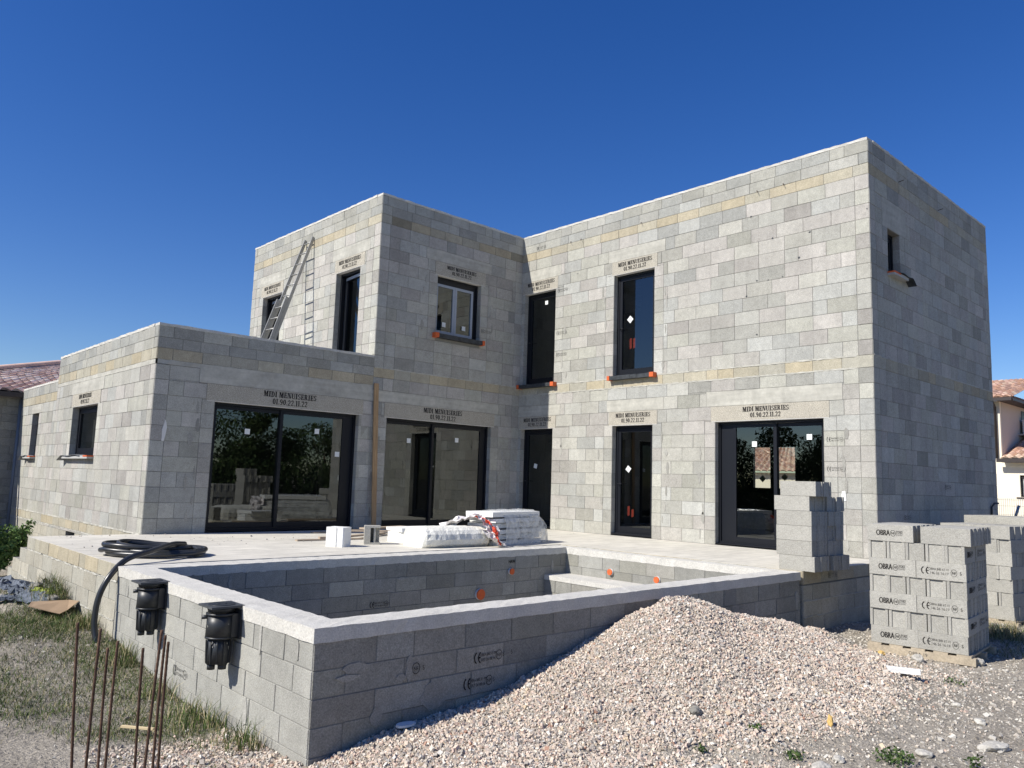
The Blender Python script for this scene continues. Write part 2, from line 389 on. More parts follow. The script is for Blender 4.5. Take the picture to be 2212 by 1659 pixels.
def put_text(m, fr, body, u, z, h, xs=1, d=.012, bold=0):
    v, f = glyphs(body); sg = fr_sign(fr)
    for k in ([0,bold] if bold else [0]):
        n = len(m.v); m.v += [fr.p(u+sg*(x*h*1.4*xs+k), d+k*.02, z+y*h*1.4) for x,y in v]
        for q in f: m.f.append(tuple(n+i for i in q)); m.c.append((0,0,0)); m.sm.append(False)
def fr_sign(fr):        # +1 when u runs to the viewer's right
    return 1 if fr.u.cross(fr.n).z < 0 else -1
def put_poly(m, fr, polys, d=.012):
    for p in polys: m.face([fr.p(u,d,z) for u,z in p])
def ce_mark(fr, u, z, s=1, lines=('OBRA B40 V1 PM','057 26 08:16'), d=.012, s_=True, name='printed_marking', parent=None, mt=INK, left=True):
    """CE + two lines of text + NF roundel + S. (u,z) = centre, s = 1 for a mark .36 m wide"""
    m = MB(); g = fr_sign(fr)
    P = lambda polys, du: [[(u+g*(a*s+du*s), z+b*s) for a,b in p] for p in polys]
    if left:
        put_poly(m, fr, P(ring(0,0,.035,.05,.012,.012,100,260,6),-.145), d)
        put_poly(m, fr, P(ring(0,0,.035,.05,.012,.012,100,260,6)+[rc(-.03,-.006,-.005,.006)],-.10), d)
    put_text(m, fr, lines[0], u-g*.015*s, z+.008*s, .026*s, .72, d); put_text(m, fr, lines[1], u-g*.015*s, z-.034*s, .026*s, .85, d)
    put_poly(m, fr, P(ring(0,0,.037,.042,.005,.005,0,360,14),.11), d); put_text(m, fr, 'NF', u+g*.11*s, z-.016*s, .03*s, .9, d)
    if s_: put_text(m, fr, 'S', u+g*.165*s, z-.018*s, .036*s, .8, d)
    return m.build(name, mt, parent, fix=False)

# ------------------------------------------------------------ house
H = empty('house', 'unfinished two-storey flat-roofed house of bare grey concrete blocks', 'house')
ZT = 6.82
HOLES = [(2.11,5.95),(1.69,5.46),(1.0,5.42),(1.2,5.01),(1.51,4.72),(1.78,4.71),(2.0,4.73),(2.21,4.48),(2.01,3.75),(6.35,5.63),(.03,5.6)]
RM = [(.25*i,.25*i+.25,'A') for i in range(12)]+[(3.0,3.2,'Y')]+[(3.2+.25*i,3.45+.25*i,'A') for i in range(12)]+[(6.2,6.385,'Y'),(6.385,6.58,'G'),(6.58,6.775,'G')]
RL = [(.25*i,.25*i+.25,'A') for i in range(11)]+[(2.83,3.02,'Y'),(3.02,3.2,'G'),(3.2,3.39,'G')]
D1=(7.01,8.03,0.02,2.23); D2=(4.28,5.30,.02,2.23); D3=(.82,2.87,.02,2.23); W1=(7.01,8.02,3.23,5.41); W2=(4.26,5.31,3.23,5.41)
S1=(-7.16,-4.30,.02,2.23); S2=(-3.66,-.85,.02,2.23); S3=(-2.53,-1.29,4.10,5.41)
WA=(12.35,13.36,3.2,5.41); WB=(8.83,9.80,3.2,5.41); LW1=(11.13,12.86,1.25,2.26); LW2=(15.74,16.38,1.25,2.26); EW=(.70,1.22,4.68,5.44); VENT=(11.85,12.5,-.33,-.235)
BW=(4.20,5.58,.93,2.2)
def lint(h, l, r): return (h[0]-l, h[1]+r, h[3], h[3]+.275)
LINTS = {'D1':(FM,(6.92,8.10,2.23,2.505)),'D2':(FM,(4.17,5.39,2.23,2.505)),'D3':(FM,(.72,2.95,2.23,2.505)),'W1':(FM,(6.95,8.09,5.41,5.69)),'W2':(FM,(4.19,5.36,5.41,5.69)),
 'S1':(FP,(-7.31,-4.22,2.23,2.52)),'S2':(FP,(-3.72,-.76,2.23,2.52)),'S3':(FP,(-2.60,-1.17,5.41,5.70)),'WA':(FU,(12.29,13.46,5.41,5.69)),'WB':(FU,(8.67,9.87,5.41,5.69)),'LW1':(FL,(10.99,12.95,2.26,2.51))}
POURS = {'M':[(6.80,8.131,2.505,2.75),(4.02,5.45,2.505,2.75),(.50,3.05,2.505,2.78),(6.86,8.131,5.69,5.95),(4.0,5.46,5.69,5.95)],
 'Pl':[(-7.45,-4.0205,2.52,2.83)],'Pu':[(-4.0195,-.64,2.52,2.75),(-2.85,-1.0,5.70,5.95)],'U':[(8.5,10.0,5.69,5.95),(12.2,13.6,5.69,5.95)],'L':[(10.85,13.05,2.51,2.75),(15.6,16.5,2.26,2.47)],'E':[(.5,1.5,5.45,5.95)]}
def lr(fr): return [r for f,r in LINTS.values() if f is fr]
# structural shells (joints show their mortar colour between the blocks)
shell('wall', FM, 0, YP, -.3, 6.775, [D1,D2,D3,W1,W2], .2, H)
courses('wall', FM, 0, YP, RM, [D1,D2,D3,W1,W2], lr(FM)+POURS['M'], H, seed=1)
shell('wall', FP, -8.17, -4.02, -.3, 3.39, [S1], .2, H)
courses('wall', FP, -8.17, -4.0205, RL, [S1], [LINTS['S1'][1]]+POURS['Pl'], H, corners=(True,True), seed=2)
shell('wall', FP, -4.02, 0, -.3, 6.775, [S2,S3], .2, H)
courses('wall', FP, -4.0195, 0, RM, [S2,S3], [LINTS['S2'][1],LINTS['S3'][1]]+POURS['Pu'], H, seed=3)
shell('wall', FU, YP, 14.01, 2.9, 6.775, [WA,WB], .2, H)
courses('wall', FU, YP, 14.01, RM[13:], [WA,WB], [LINTS['WA'][1],LINTS['WB'][1]]+POURS['U'], H, seed=4)
YS = 14.276; YE = 17.64
shell('wall', FL, YP, YS, -.95, 3.39, [LW1,VENT], .2, H)
courses('wall', FL, YP, YS, RL, [LW1], [LINTS['LW1'][1],POURS['L'][0]], H, seed=5)
shell('wall', FL, YS, YE, -.95, 2.89, [LW2], .2, H)
courses('wall', FL, YS, YE, [(.25*i,.25*i+.25,'A') for i in range(9)]+[(2.25,2.475,'A'),(2.475,2.67,'Y'),(2.67,2.885,'G')], [LW2], POURS['L'][1:], H, seed=6)
courses('footing_wall', FL, YP, YE, [(-.18,0,'Y'),(-.24,-.18,'A'),(-.44,-.24,'W'),(-.64,-.44,'W'),(-.84,-.64,'W')], [VENT], [], H, corners=(False,False), jamb=False, seed=7)
shell('wall', FE, 0, 6.06, -.95, 6.775, [EW], .2, H)
courses('wall', FE, 0, 6.06, [(-.84,-.64,'W'),(-.64,-.44,'W'),(-.44,-.24,'W'),(-.24,0,'W')]+RM, [EW], POURS['E'], H, seed=8)
# remaining (rear) walls and slabs
FR_ = Fr((6.06,0,0),(0,1,0),(1,0,0))
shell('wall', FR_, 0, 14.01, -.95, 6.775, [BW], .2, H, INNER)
for nm,(x0,x1,y0,y1,z0,z1) in {1:(-4.02,6.06,13.81,14.01,0,6.775),2:(-8.17,-4.02,17.44,17.64,-.9,2.885),3:(-4.02,-3.82,14.01,17.64,-.9,2.885),4:(-8.17,-4.02,14.08,14.276,2.9,3.39)}.items():
    m = MB(); m.box(x0,x1,y0,y1,z0,z1,(.36,.355,.34)); m.build('wall', BLK_FAR, H)
for (x0,x1,y0,y1,z0,z1) in [(.2,5.86,.2,13.81,3.0,3.2),(-3.82,.2,YP+.2,13.81,3.0,3.2),(.2,5.86,.2,13.81,6.2,6.38),(-3.82,.2,YP+.2,13.81,6.2,6.38),(-7.97,-4.02,YP+.2,14.08,2.8,3.0),(-7.97,-4.02,14.276,17.44,2.45,2.65)]:
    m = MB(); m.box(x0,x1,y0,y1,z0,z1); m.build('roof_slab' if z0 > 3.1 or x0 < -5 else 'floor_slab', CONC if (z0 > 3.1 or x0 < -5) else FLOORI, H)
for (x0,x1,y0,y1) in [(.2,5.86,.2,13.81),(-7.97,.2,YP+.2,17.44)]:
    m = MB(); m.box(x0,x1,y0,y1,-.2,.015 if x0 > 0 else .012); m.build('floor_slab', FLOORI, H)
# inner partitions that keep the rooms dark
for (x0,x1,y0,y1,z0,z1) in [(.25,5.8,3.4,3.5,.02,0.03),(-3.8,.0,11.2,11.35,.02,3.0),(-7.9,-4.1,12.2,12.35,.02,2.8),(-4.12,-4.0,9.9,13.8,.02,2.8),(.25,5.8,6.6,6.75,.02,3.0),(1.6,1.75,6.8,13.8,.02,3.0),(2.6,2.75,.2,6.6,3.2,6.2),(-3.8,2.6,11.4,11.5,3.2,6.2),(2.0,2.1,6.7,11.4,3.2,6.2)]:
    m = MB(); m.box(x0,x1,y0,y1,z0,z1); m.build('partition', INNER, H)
# lintels with stencilled lettering, poured bands
TS = {'D1':(7.50,.105),'D2':(4.77,.105),'D3':(1.86,.105),'W1':(7.49,.105),'W2':(4.76,.105),'S1':(-5.77,.125),'S2':(-2.23,.125),'S3':(-1.87,.10),'WA':(12.87,.105),'WB':(9.27,.105),'LW1':(12.02,.105)}
for k,(fr,(a,b,c,d)) in LINTS.items():
    m = MB(); fr.box(m, a,b,-.02,.012,c-.004,d-.006); lo = m.build('lintel', LINT, H)
    g = fr_sign(fr); cx, h = TS[k]; m = MB()
    sx = 1.0
    polys = stencil([('MIDI MENUISERIES',0,0,h*.80),('01.90.22.11.22',0,-h*1.02,h*.80)])
    put_poly(m, fr, [[(cx+g*x*sx, (c+d)/2+h*.13+z) for x,z in p] for p in polys], .0145)
    put_poly(m, fr, [[(cx+g*(x*sx+.0055), (c+d)/2+h*.13+z+.002) for x,z in p] for p in polys], .0152)
    m.build('lettering', INK, lo, fix=False)
    m = MB(); fr.box(m, a+.01,b-.01,-.125,.010,c-.012,c-.0045); m.build('lintel_edge', PLASTER, lo)
for key,fr in (('M',FM),('Pl',FP),('Pu',FP),('U',FU),('L',FL),('E',FE)):
    for (a,b,c,d) in POURS[key]:
        edge_strip('poured_band', fr, a, b-.001, -.01, .009, c, d-.004, POUR, H, jit=.003)
edge_strip('poured_band', FP, -8.15,-4.03,-.01,.007,2.755,2.83, POUR, H, jit=.004)
edge_strip('poured_band', FL, YP+.02,YS,-.01,.007,2.752,2.828, POUR, H, jit=.004)
for (fr,a,b,z) in ((FM,.25,8.1,3.2),(FP,-4.0,-.02,3.2),(FE,.02,6.0,3.2),(FM,.25,8.1,3.0)):
    edge_strip('mortar_line', fr, a, b, -.002, .012, z-.014, z+.012, POUR, H, jit=.006, step=.05)
edge_strip('mortar_line', FL, YP+.05, YE-.02, -.002, .013, -.205, -.182, POUR, H, jit=.007, step=.05)
edge_strip('mortar_line', FL, YP+.05, YE-.02, -.002, .014, -.012, .012, POUR, H, jit=.008, step=.05)
# parapet copings
def cope(fr,a,b,z): return edge_strip('parapet_coping', fr, a, b, -.202, .012, z-.045, z, COPE, H, jit=.006, step=.09)
cope(FM,0.0,YP,ZT); cope(FP,-4.02,-.0,ZT); cope(FU,YP+.2,14.01,ZT); cope(FE,.2,6.06,ZT); cope(FP,-8.17,-4.03,3.43); cope(FL,YP+.2,YS,3.43); cope(FL,YS+.001,YE,2.93)
m = MB(); m.box(5.86,6.06,.2,14.0,ZT-.045,ZT); m.box(-3.82,5.86,13.81,14.01,ZT-.045,ZT); m.build('parapet_coping', COPE, H)
# mortar smears beside openings, plaster splashes
random.seed(5)
sp = []
for h in (D1,D2,D3,W1,W2):
    for s_ in (-1,1):
        for z in np.arange(h[2]+.15, h[3]-.1, .25):
            if random.random() < .62: sp.append(((h[0]-.25 if s_ < 0 else h[1]+.25)+random.uniform(-.06,.12)*s_, z+random.uniform(-.05,.05), random.uniform(.03,.09), random.uniform(.15,.27)))
sp = [q for q in sp if .05 < q[0] < 8.08 and not any(h[0]-.03 < q[0] < h[1]+.03 and h[2] < q[1] < h[3] for h in (D1,D2,D3,W1,W2))]
smears('mortar_smear', FM, sp, H)
sp = []
for h,z0 in ((S1,.3),(S2,.3),(S3,4.2)):
    for s_ in (-1,1):
        for z in np.arange(z0, h[3]-.1, .25):
            if random.random() < .62: sp.append(((h[0]-.26 if s_ < 0 else h[1]+.26)+random.uniform(-.03,.14)*s_, z+random.uniform(-.05,.05), random.uniform(.04,.10), random.uniform(.16,.27)))
sp = [q for q in sp if -8.1 < q[0] < -.05 and not (-4.1 < q[0] < -3.95)]
smears('mortar_smear', FP, sp, H)
m = MB(); m.prism([(-7.99,1.50),(-7.95,1.49),(-7.93,1.6),(-7.915,1.72),(-7.93,1.8),(-7.955,1.85),(-7.965,1.78),(-7.99,1.68),(-7.985,1.56)],.006,.014,T=lambda a,b,d: FP.p(a,d,b)); m.build('plaster_splash', PLASTER, H)
m = MB(); m.prism([(.47,.88),(.54,.87),(.545,.98),(.53,1.03),(.48,1.03),(.475,.95)],.006,.014,T=lambda a,b,d: FM.p(a,d,b)); m.build('plaster_splash', WHT, H)
m = MB(); random.seed(77)
for (u,z) in HOLES:
    k = random.uniform(.012,.024); P = [(u+k*math.cos(t)*random.uniform(.5,1.3), z+k*.8*math.sin(t)*random.uniform(.5,1.3)) for t in np.arange(0,6.2,.8)]; m.prism(P,.002,.0105,T=lambda a,b,d: FM.p(a,d,b))
m.build('joint_holes', FILM, H)
# maker's marks on the wall blocks
PR = ('PRAOTER MT','40C 25 075')
ce_mark(FM,.62,1.86,.85,PR,parent=H,mt=INK2,s_=False); ce_mark(FM,.62,1.38,.85,PR,parent=H,mt=INK2,s_=False)
ce_mark(FM,6.78,5.33,.95,PR,parent=H,mt=INK2,s_=False); ce_mark(FM,6.78,4.35,.95,PR,parent=H,mt=INK2,s_=False); ce_mark(FM,6.78,3.86,.95,PR,parent=H,mt=INK2,s_=False)
ce_mark(FM,7.5,6.46,.9,('OBRA B40','057 26'),parent=H,mt=INK2,s_=False); ce_mark(FP,-1.08,4.36,.95,PR,parent=H,mt=INK2,s_=False)
ce_mark(FE,3.15,1.16,.95,PR,parent=H,mt=INK2,s_=False); ce_mark(FE,1.2,.63,.9,PR,parent=H,mt=INK2,s_=False)
# rusty wire hooks left in the top course
m = MB()
for u in (6.56,6.25,4.59,1.97,1.46): m = MB(); m.tube([FM.p(u,0,6.40),FM.p(u,.05,6.395),FM.p(u-.02,.06,6.35)],.005,6); m.build('wire_hook', RUST, H)
for u in (1.25,3.17): m = MB(); m.tube([FE.p(u,0,6.41),FE.p(u+.02,.09,6.43)],.006,6); m.build('wire_hook', RUST, H)

# ---- windows and doors (frame > panes, stickers)
def quad_pane(fr, parent, u0,u1,z0,z1,d):
    m = MB(); m.face([fr.p(u0,d,z0),fr.p(u1,d,z0),fr.p(u1,d,z1),fr.p(u0,d,z1)]); return m.build('pane', GLASS, parent, fix=False)
def sticker(fr, parent, u, z, d, s=.09, rot=0):
    m = MB(); c,q = math.cos(rot), math.sin(rot); P = []
    for a,b in ((-1,-1),(1,-1),(1,1),(-1,1)):
        a*=s/2; b*=s/2; P.append((u+a*c-b*q, z+a*q+b*c))
    m.prism(P, d+.002, d+.004, T=lambda a,b,e: fr.p(a,e,b)); return m.build('sticker', WHT, parent)
def frame_ring(fr, m, u0,u1,z0,z1,w,d0,d1,bot=None):
    bot = bot or w
    fr.box(m,u0,u0+w,d0,d1,z0,z1); fr.box(m,u1-w,u1,d0,d1,z0,z1); fr.box(m,u0+w,u1-w,d0,d1,z0,z0+bot); fr.box(m,u0+w,u1-w,d0,d1,z1-w,z1)
def slider(fr,h,name,meet,stick,jl=.05,jr=.05):
    u0,u1,z0,z1 = h; m = MB()
    frame_ring(fr,m,u0+.001,u1-.001,z0,z1-.005,.05,-.20,-.10,.05)
    a, b = u0+jl, u1-jr
    if jl > .06: fr.box(m,u0+.05,a,-.19,-.13,z0+.05,z1-.055)
    if jr > .06: fr.box(m,b,u1-.05,-.19,-.13,z0+.05,z1-.055)
    frame_ring(fr,m,a,meet+.03,z0+.052,z1-.06,.06,-.185,-.15,.09)
    frame_ring(fr,m,meet-.03,b,z0+.052,z1-.06,.06,-.148,-.115,.09)
    o = m.build(name, ANTH, H)
    quad_pane(fr,o,a+.06,meet-.03,z0+.14,z1-.12,-.168); quad_pane(fr,o,meet+.03,b-.06,z0+.14,z1-.12,-.132)
    for (u,z) in stick: sticker(fr,o,u,z,-.13 if u > meet else -.165,.095)
    m = MB(); fr.box(m,u0+.002,u1-.002,-.10,.0,z0-.018,z0+.014); m.build('threshold', ANTH, o)
    return o
slider(FP,S1,'sliding_door',-5.85,[(-6.47,1.75),(-5.12,1.84),(-4.66,1.43)],.05,.22)
slider(FP,S2,'sliding_door',-2.38,[(-2.97,1.79),(-1.72,1.87)],.05,.16)
slider(FM,D3,'sliding_door',1.75,[(2.15,1.81),(1.15,1.92)],.05,.30)
def single(fr,h,name,hinge,stick,tape=None,low=True):
    u0,u1,z0,z1 = h; m = MB()
    frame_ring(fr,m,u0+.001,u1-.001,z0,z1-.004,.06,-.19,-.11)
    frame_ring(fr,m,u0+.062,u1-.062,z0+.062,z1-.07,.07,-.17,-.122,.10)
    o = m.build(name, ANTH, H)
    quad_pane(fr,o,u0+.13,u1-.13,z0+.16,z1-.135,-.145)
    for (u,z,r,s) in stick: sticker(fr,o,u,z,-.14,s,r)
    if tape:
        for (u,z,hh) in tape:
            m = MB(); m.prism([(u-.028,z-hh/2),(u+.028,z-hh/2-.02),(u+.03,z+hh/2),(u-.026,z+hh/2+.015)],-.152,-.150,T=lambda a,b,e: fr.p(a,e,b)); m.build('tape_strip', TAPE, o)
    if low: 
        m = MB(); fr.box(m,u0+.002,u1-.002,-.11,.0,z0-.02,z0+.03); m.build('threshold', ANTH, o)
    m = MB(); m.tube([fr.p(u1-.095,-.12,z0+1.02),fr.p(u1-.095,-.075,z0+1.02),fr.p(u1-.21,-.07,z0+1.02)],.009,8); m.build('handle', ANTH, o)
    return o
single(FM,D1,'glazed_door',1,[(7.66,1.38,rad(14),.10)])
single(FM,D2,'glazed_door',1,[(4.98,1.34,rad(38),.105)],[(4.97,.50,.17),(4.87,.46,.13)])
single(FM,W1,'tall_window',1,[(7.44,5.16,0,.09)],low=False)
single(FM,W2,'tall_window',1,[(4.98,4.44,rad(45),.115)],[(4.97,3.93,.2),(4.88,3.93,.19)],low=False)
for h in (WB,WA):
    u0,u1,z0,z1 = h; m = MB(); frame_ring(FU,m,u0+.001,u1-.001,z0,z1-.004,.06,-.19,-.11); o = m.build('balcony_door', ANTH, H)
    m = MB(); FU.box(m,u0+.002,u1-.002,-.11,0,z0-.02,z0+.03); m.build('threshold', ANTH, o)
    # leaf hinged on the right, swung well into the room, its edge still foiled
    hx,hy = -4.02+.15, u0+.065; an = rad(6); c_,s_ = math.sin(an), math.cos(an)
    def LP(a,t,z): return (hx+a*c_+t*s_, hy+a*s_-t*c_, z)
    w_ = u1-u0-.13
    def lb(m,a0,a1,t0,t1,q0,q1): m.box8([LP(a0,t0,q0),LP(a1,t0,q0),LP(a1,t1,q0),LP(a0,t1,q0),LP(a0,t0,q1),LP(a1,t0,q1),LP(a1,t1,q1),LP(a0,t1,q1)])
    m = MB(); 
    for q in ((0,.08,z0+.05,z1-.08),(w_-.08,w_,z0+.05,z1-.08),(.08,w_-.08,z0+.05,z0+.15),(.08,w_-.08,z1-.16,z1-.08)): lb(m,q[0],q[1],-.03,.03,q[2],q[3])
    lf = m.build('leaf', ANTH, o); m = MB(); m.face([LP(.08,0,z0+.15),LP(w_-.08,0,z0+.15),LP(w_-.08,0,z1-.16),LP(.08,0,z1-.16)]); m.build('pane', GLASS, lf, fix=False)
    m = MB(); lb(m,w_+.001,w_+.006,-.03,.03,z0+.06,z1-.09); lb(m,.1,w_,-.034,-.031,z1-.15,z1-.09); m.build('foil_strip', ANTH2, lf)
single(FL,LW1,'window',1,[],low=False); single(FL,LW2,'window',1,[],low=False)
single(FE,EW,'narrow_window',1,[],low=False)
# two-leaf window on the shaded upper wall: dark frame, pale grey leaves
u0,u1,z0,z1 = S3; m = MB(); frame_ring(FP,m,u0+.001,u1-.001,z0,z1-.004,.055,-.20,-.11); FP.box(m,u0+.056,u1-.056,-.17,-.125,z1-.16,z1-.06); FP.box(m,u1-.12,u1-.056,-.17,-.125,z0+.06,z1-.16); o = m.build('two_leaf_window', ANTH, H)
mm = (u0+u1-.06)/2
for a,b in ((u0+.06,mm),(mm+.004,u1-.125)):
    m = MB(); frame_ring(FP,m,a,b,z0+.06,z1-.165,.055,-.165,-.115); lf = m.build('leaf', ANTH2, o)
    quad_pane(FP,lf,a+.055,b-.055,z0+.115,z1-.22,-.14)
sticker(FP,o,-2.22,4.36,-.12,.1); sticker(FP,o,-1.66,4.36,-.12,.1)
# rear window seen through the open living room
u0,u1,z0,z1 = BW; m = MB(); frame_ring(FR_,m,u0+.001,u1-.001,z0,z1,.12,-.2,-.1); FR_.box(m,(u0+u1)/2-.1,(u0+u1)/2+.1,-.19,-.11,z0+.12,z1-.12); o = m.build('window', ANTH, H)
for (u,z) in ((5.2,1.28),(4.6,1.33)): sticker(FR_,o,u,z,-.2,.13,rad(45))
# sills
def sill(fr,u0,u1,z,proj,h,style):
    m = MB(); fr.box(m,u0,u1,-.08,proj,z-h,z); o = m.build('window_sill', SILLG, H)
    if style == 'film':
        m = MB(); n = 14
        for i in range(n):
            a = u0+(u1-u0)*i/n; b = u0+(u1-u0)*(i+1)/n; q = random.uniform(.004,.012)
            fr.box(m,a,b+.001,-.07,proj+q,z-h-.004,z+q*.7)
        m.build('sill_film', FILM, o)
        for a,b in ((u0-.012,u0+.085),(u1-.045,u1+.02)):
            m = MB(); fr.box(m,a,b,-.05,proj+.018,z-h-.008,z+.014); m.build('end_cap', ORG, o)
    return o
sill(FM,4.20,5.35,3.232,.11,.07,'film'); sill(FM,6.93,8.08,3.232,.11,.07,'film'); sill(FP,-2.60,-1.24,4.10,.11,.08,'film')
def sill2(fr,u0,u1,z,proj,flap):
    m = MB(); fr.box(m,u0,u1,-.08,proj,z-.055,z); o = m.build('window_sill', SILLG, H)
    a = u0 if flap > 0 else u1
    s_ = 1 if flap > 0 else -1
    m = MB(); fr.box(m,min(a-.004*s_,a+.26*s_),max(a-.004*s_,a+.26*s_),-.02,proj+.006,z-.02,z+.006); m.build('end_cap', ORG, o)
    b = u1 if flap > 0 else u0; m = MB(); n = 10
    L0 = (u1-u0)*.75+.25
    for i in range(n):
        x0 = b+s_*(.28-L0*i/n); x1 = b+s_*(.28-L0*(i+1)/n)
        h0 = -.10*max(0,1-i*.45)+.012*math.sin(i); h1 = -.10*max(0,1-(i+1)*.45)+.012*math.sin(i+1)
        m.box8([fr.p(x0,-.01,z+.008+h0),fr.p(x1,-.01,z+.008+h1),fr.p(x1,proj+.03,z+.004+h1),fr.p(x0,proj+.03,z+.004+h0),fr.p(x0,-.01,z+.012+h0),fr.p(x1,-.01,z+.012+h1),fr.p(x1,proj+.03,z+.008+h1),fr.p(x0,proj+.03,z+.008+h0)])
    m.build('sill_film', FILM if fr is FE else mat('grey_film',(.20,.21,.22),rough=.6), o)
sill2(FL,11.10,12.90,1.25,.12,1); sill2(FL,15.70,16.42,1.25,.12,1); sill2(FE,.66,1.27,4.68,.12,1)
# service conduit stub low on the end wall
m = MB(); m.tube([FE.p(5.55,.03,.55),FE.p(5.56,.03,.80),FE.p(5.64,.06,.88),FE.p(5.74,.1,.88)],.02,8); m.build('conduit', FILM, H)

# ------------------------------------------------------------ terrace
TE = empty('terrace', 'pale concrete terrace slab on low block walls in front of the house', 'terrace')
def grid_slab(x0,x1,y0,y1,z0,z1,m_,name,parent):
    m = MB(); m.box(x0,x1,y0,y1,z0,z1); return m.build(name, m_, parent)
grid_slab(-9.70,-.012,4.035,YP-.002,-.165,0,SLAB,'slab',TE); grid_slab(-9.70,-8.19,YP-.002,8.22,-.165,0,SLAB,'slab',TE); grid_slab(-2.82,-.012,-.19,4.035,-.165,-.0003,SLAB,'slab',TE)
FT = Fr((-9.70,0,0),(0,1,0),(-1,0,0)); FT2 = Fr((0,-.19,0),(1,0,0),(0,-1,0)); FT3 = Fr((-2.82,0,0),(0,1,0),(-1,0,0)); FT4 = Fr((0,4.035,0),(1,0,0),(0,-1,0))
m = MB()
m.box(-9.69,-9.50,4.04,8.26,-1.3,-.166); m.box(-2.80,-.02,-.18,.0,-1.3,-.166); m.box(-2.81,-2.61,0,4.035,-1.3,-.166); m.box(-9.69,-2.61,4.045,4.245,-1.3,-.166); m.box(-9.69,-8.2,8.02,8.2,-1.3,-.166)
m.box(-.2,-.005,-.18,.0,-1.3,-.166); m.box(-9.69,-9.50,8.26,8.64,-1.3,-.19); m.box(-9.69,-9.50,8.64,9.05,-1.3,-.37); m.box(-9.69,-9.50,9.05,9.34,-1.3,-.54)
m.build('wall_core', MORT, TE)
TW = [(-.165,0,'Y'),(-.38,-.18,'W'),(-.58,-.38,'W'),(-.78,-.58,'W'),(-.98,-.78,'W')]
courses('wall', FT, 4.035, 8.22, TW, [], [], TE, corners=(False,False), jamb=False, seed=20)
courses('wall', FT, 8.22, 8.64, [(-.38,-.185,'W'),(-.58,-.38,'W'),(-.78,-.58,'W')], [], [], TE, corners=(False,False), jamb=False, seed=21)
courses('wall', FT, 8.64, 9.05, [(-.56,-.365,'W'),(-.78,-.56,'W')], [], [], TE, corners=(False,False), jamb=False, seed=22)
courses('wall', FT, 9.05, 9.34, [(-.74,-.54,'W'),(-.94,-.74,'W')], [], [], TE, corners=(False,False), jamb=False, seed=23)
courses('wall', FT2, -2.82, 0, TW, [], [], TE, corners=(False,False), jamb=False, seed=24)
courses('wall', FT3, -.19, 4.0, TW, [], [], TE, corners=(False,False), jamb=False, seed=25)
edge_strip('mortar_line', FT, 4.05, 8.2, -.002, .010, -.184, -.167, POUR, TE, jit=.007, step=.05)
edge_strip('mortar_line', FT, 4.05, 8.6, -.002, .014, -.585, -.572, POUR, TE, jit=.006, step=.05)
edge_strip('mortar_line', FT2, -2.8, -.02, -.002, .014, -.385, -.372, POUR, TE, jit=.006, step=.05)
edge_strip('mortar_line', FT2, -2.8, -.02, -.002, .014, -.585, -.572, POUR, TE, jit=.006, step=.05)
ce_mark(FT2,-1.98,-.09,.8,('PM 40C','V1'),parent=TE,mt=INK2,s_=False)
# ------------------------------------------------------------ swimming pool shell
PO = empty('swimming_pool', 'half-built rectangular swimming pool shell of grey blocks with white concrete rim', 'swimming pool', (-9.72,-.2,0)); 
PO.location = (0,0,0)
X0,X1,Y0,Y1 = -9.72,-2.93,-.2,3.96; IX0,IX1,IY0,IY1 = -9.46,-3.13,.05,3.62
FPF = Fr((0,Y0,0),(1,0,0),(0,-1,0)); FPL = Fr((X0,0,0),(0,1,0),(-1,0,0)); FIN = Fr((0,IY1,0),(1,0,0),(0,-1,0)); FIR = Fr((IX1,0,0),(0,1,0),(-1,0,0)); FPR = Fr((X1,0,0),(0,1,0),(1,0,0))
m = MB()
for b in ((X0,X1,Y0,IY0),(X0,X1,IY1,Y1),(X0,IX0,IY0,IY1),(IX1,X1,IY0,IY1)): m.box(b[0],b[1],b[2],b[3],-1.5,-.09)
m.build('wall_core', MORT, PO)
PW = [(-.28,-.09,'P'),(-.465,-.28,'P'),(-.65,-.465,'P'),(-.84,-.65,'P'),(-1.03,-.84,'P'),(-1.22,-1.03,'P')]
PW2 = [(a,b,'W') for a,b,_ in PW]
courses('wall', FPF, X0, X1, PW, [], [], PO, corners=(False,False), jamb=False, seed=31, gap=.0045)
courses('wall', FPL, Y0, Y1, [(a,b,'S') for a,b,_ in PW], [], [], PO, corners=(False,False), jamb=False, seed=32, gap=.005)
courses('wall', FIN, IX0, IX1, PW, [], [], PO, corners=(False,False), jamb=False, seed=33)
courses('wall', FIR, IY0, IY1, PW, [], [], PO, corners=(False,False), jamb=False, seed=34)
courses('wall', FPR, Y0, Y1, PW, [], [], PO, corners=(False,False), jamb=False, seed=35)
m = MB(); m.box(IX0,IX1,IY0,IY1,-1.45,-1.38); m.build('floor', CONC, PO)
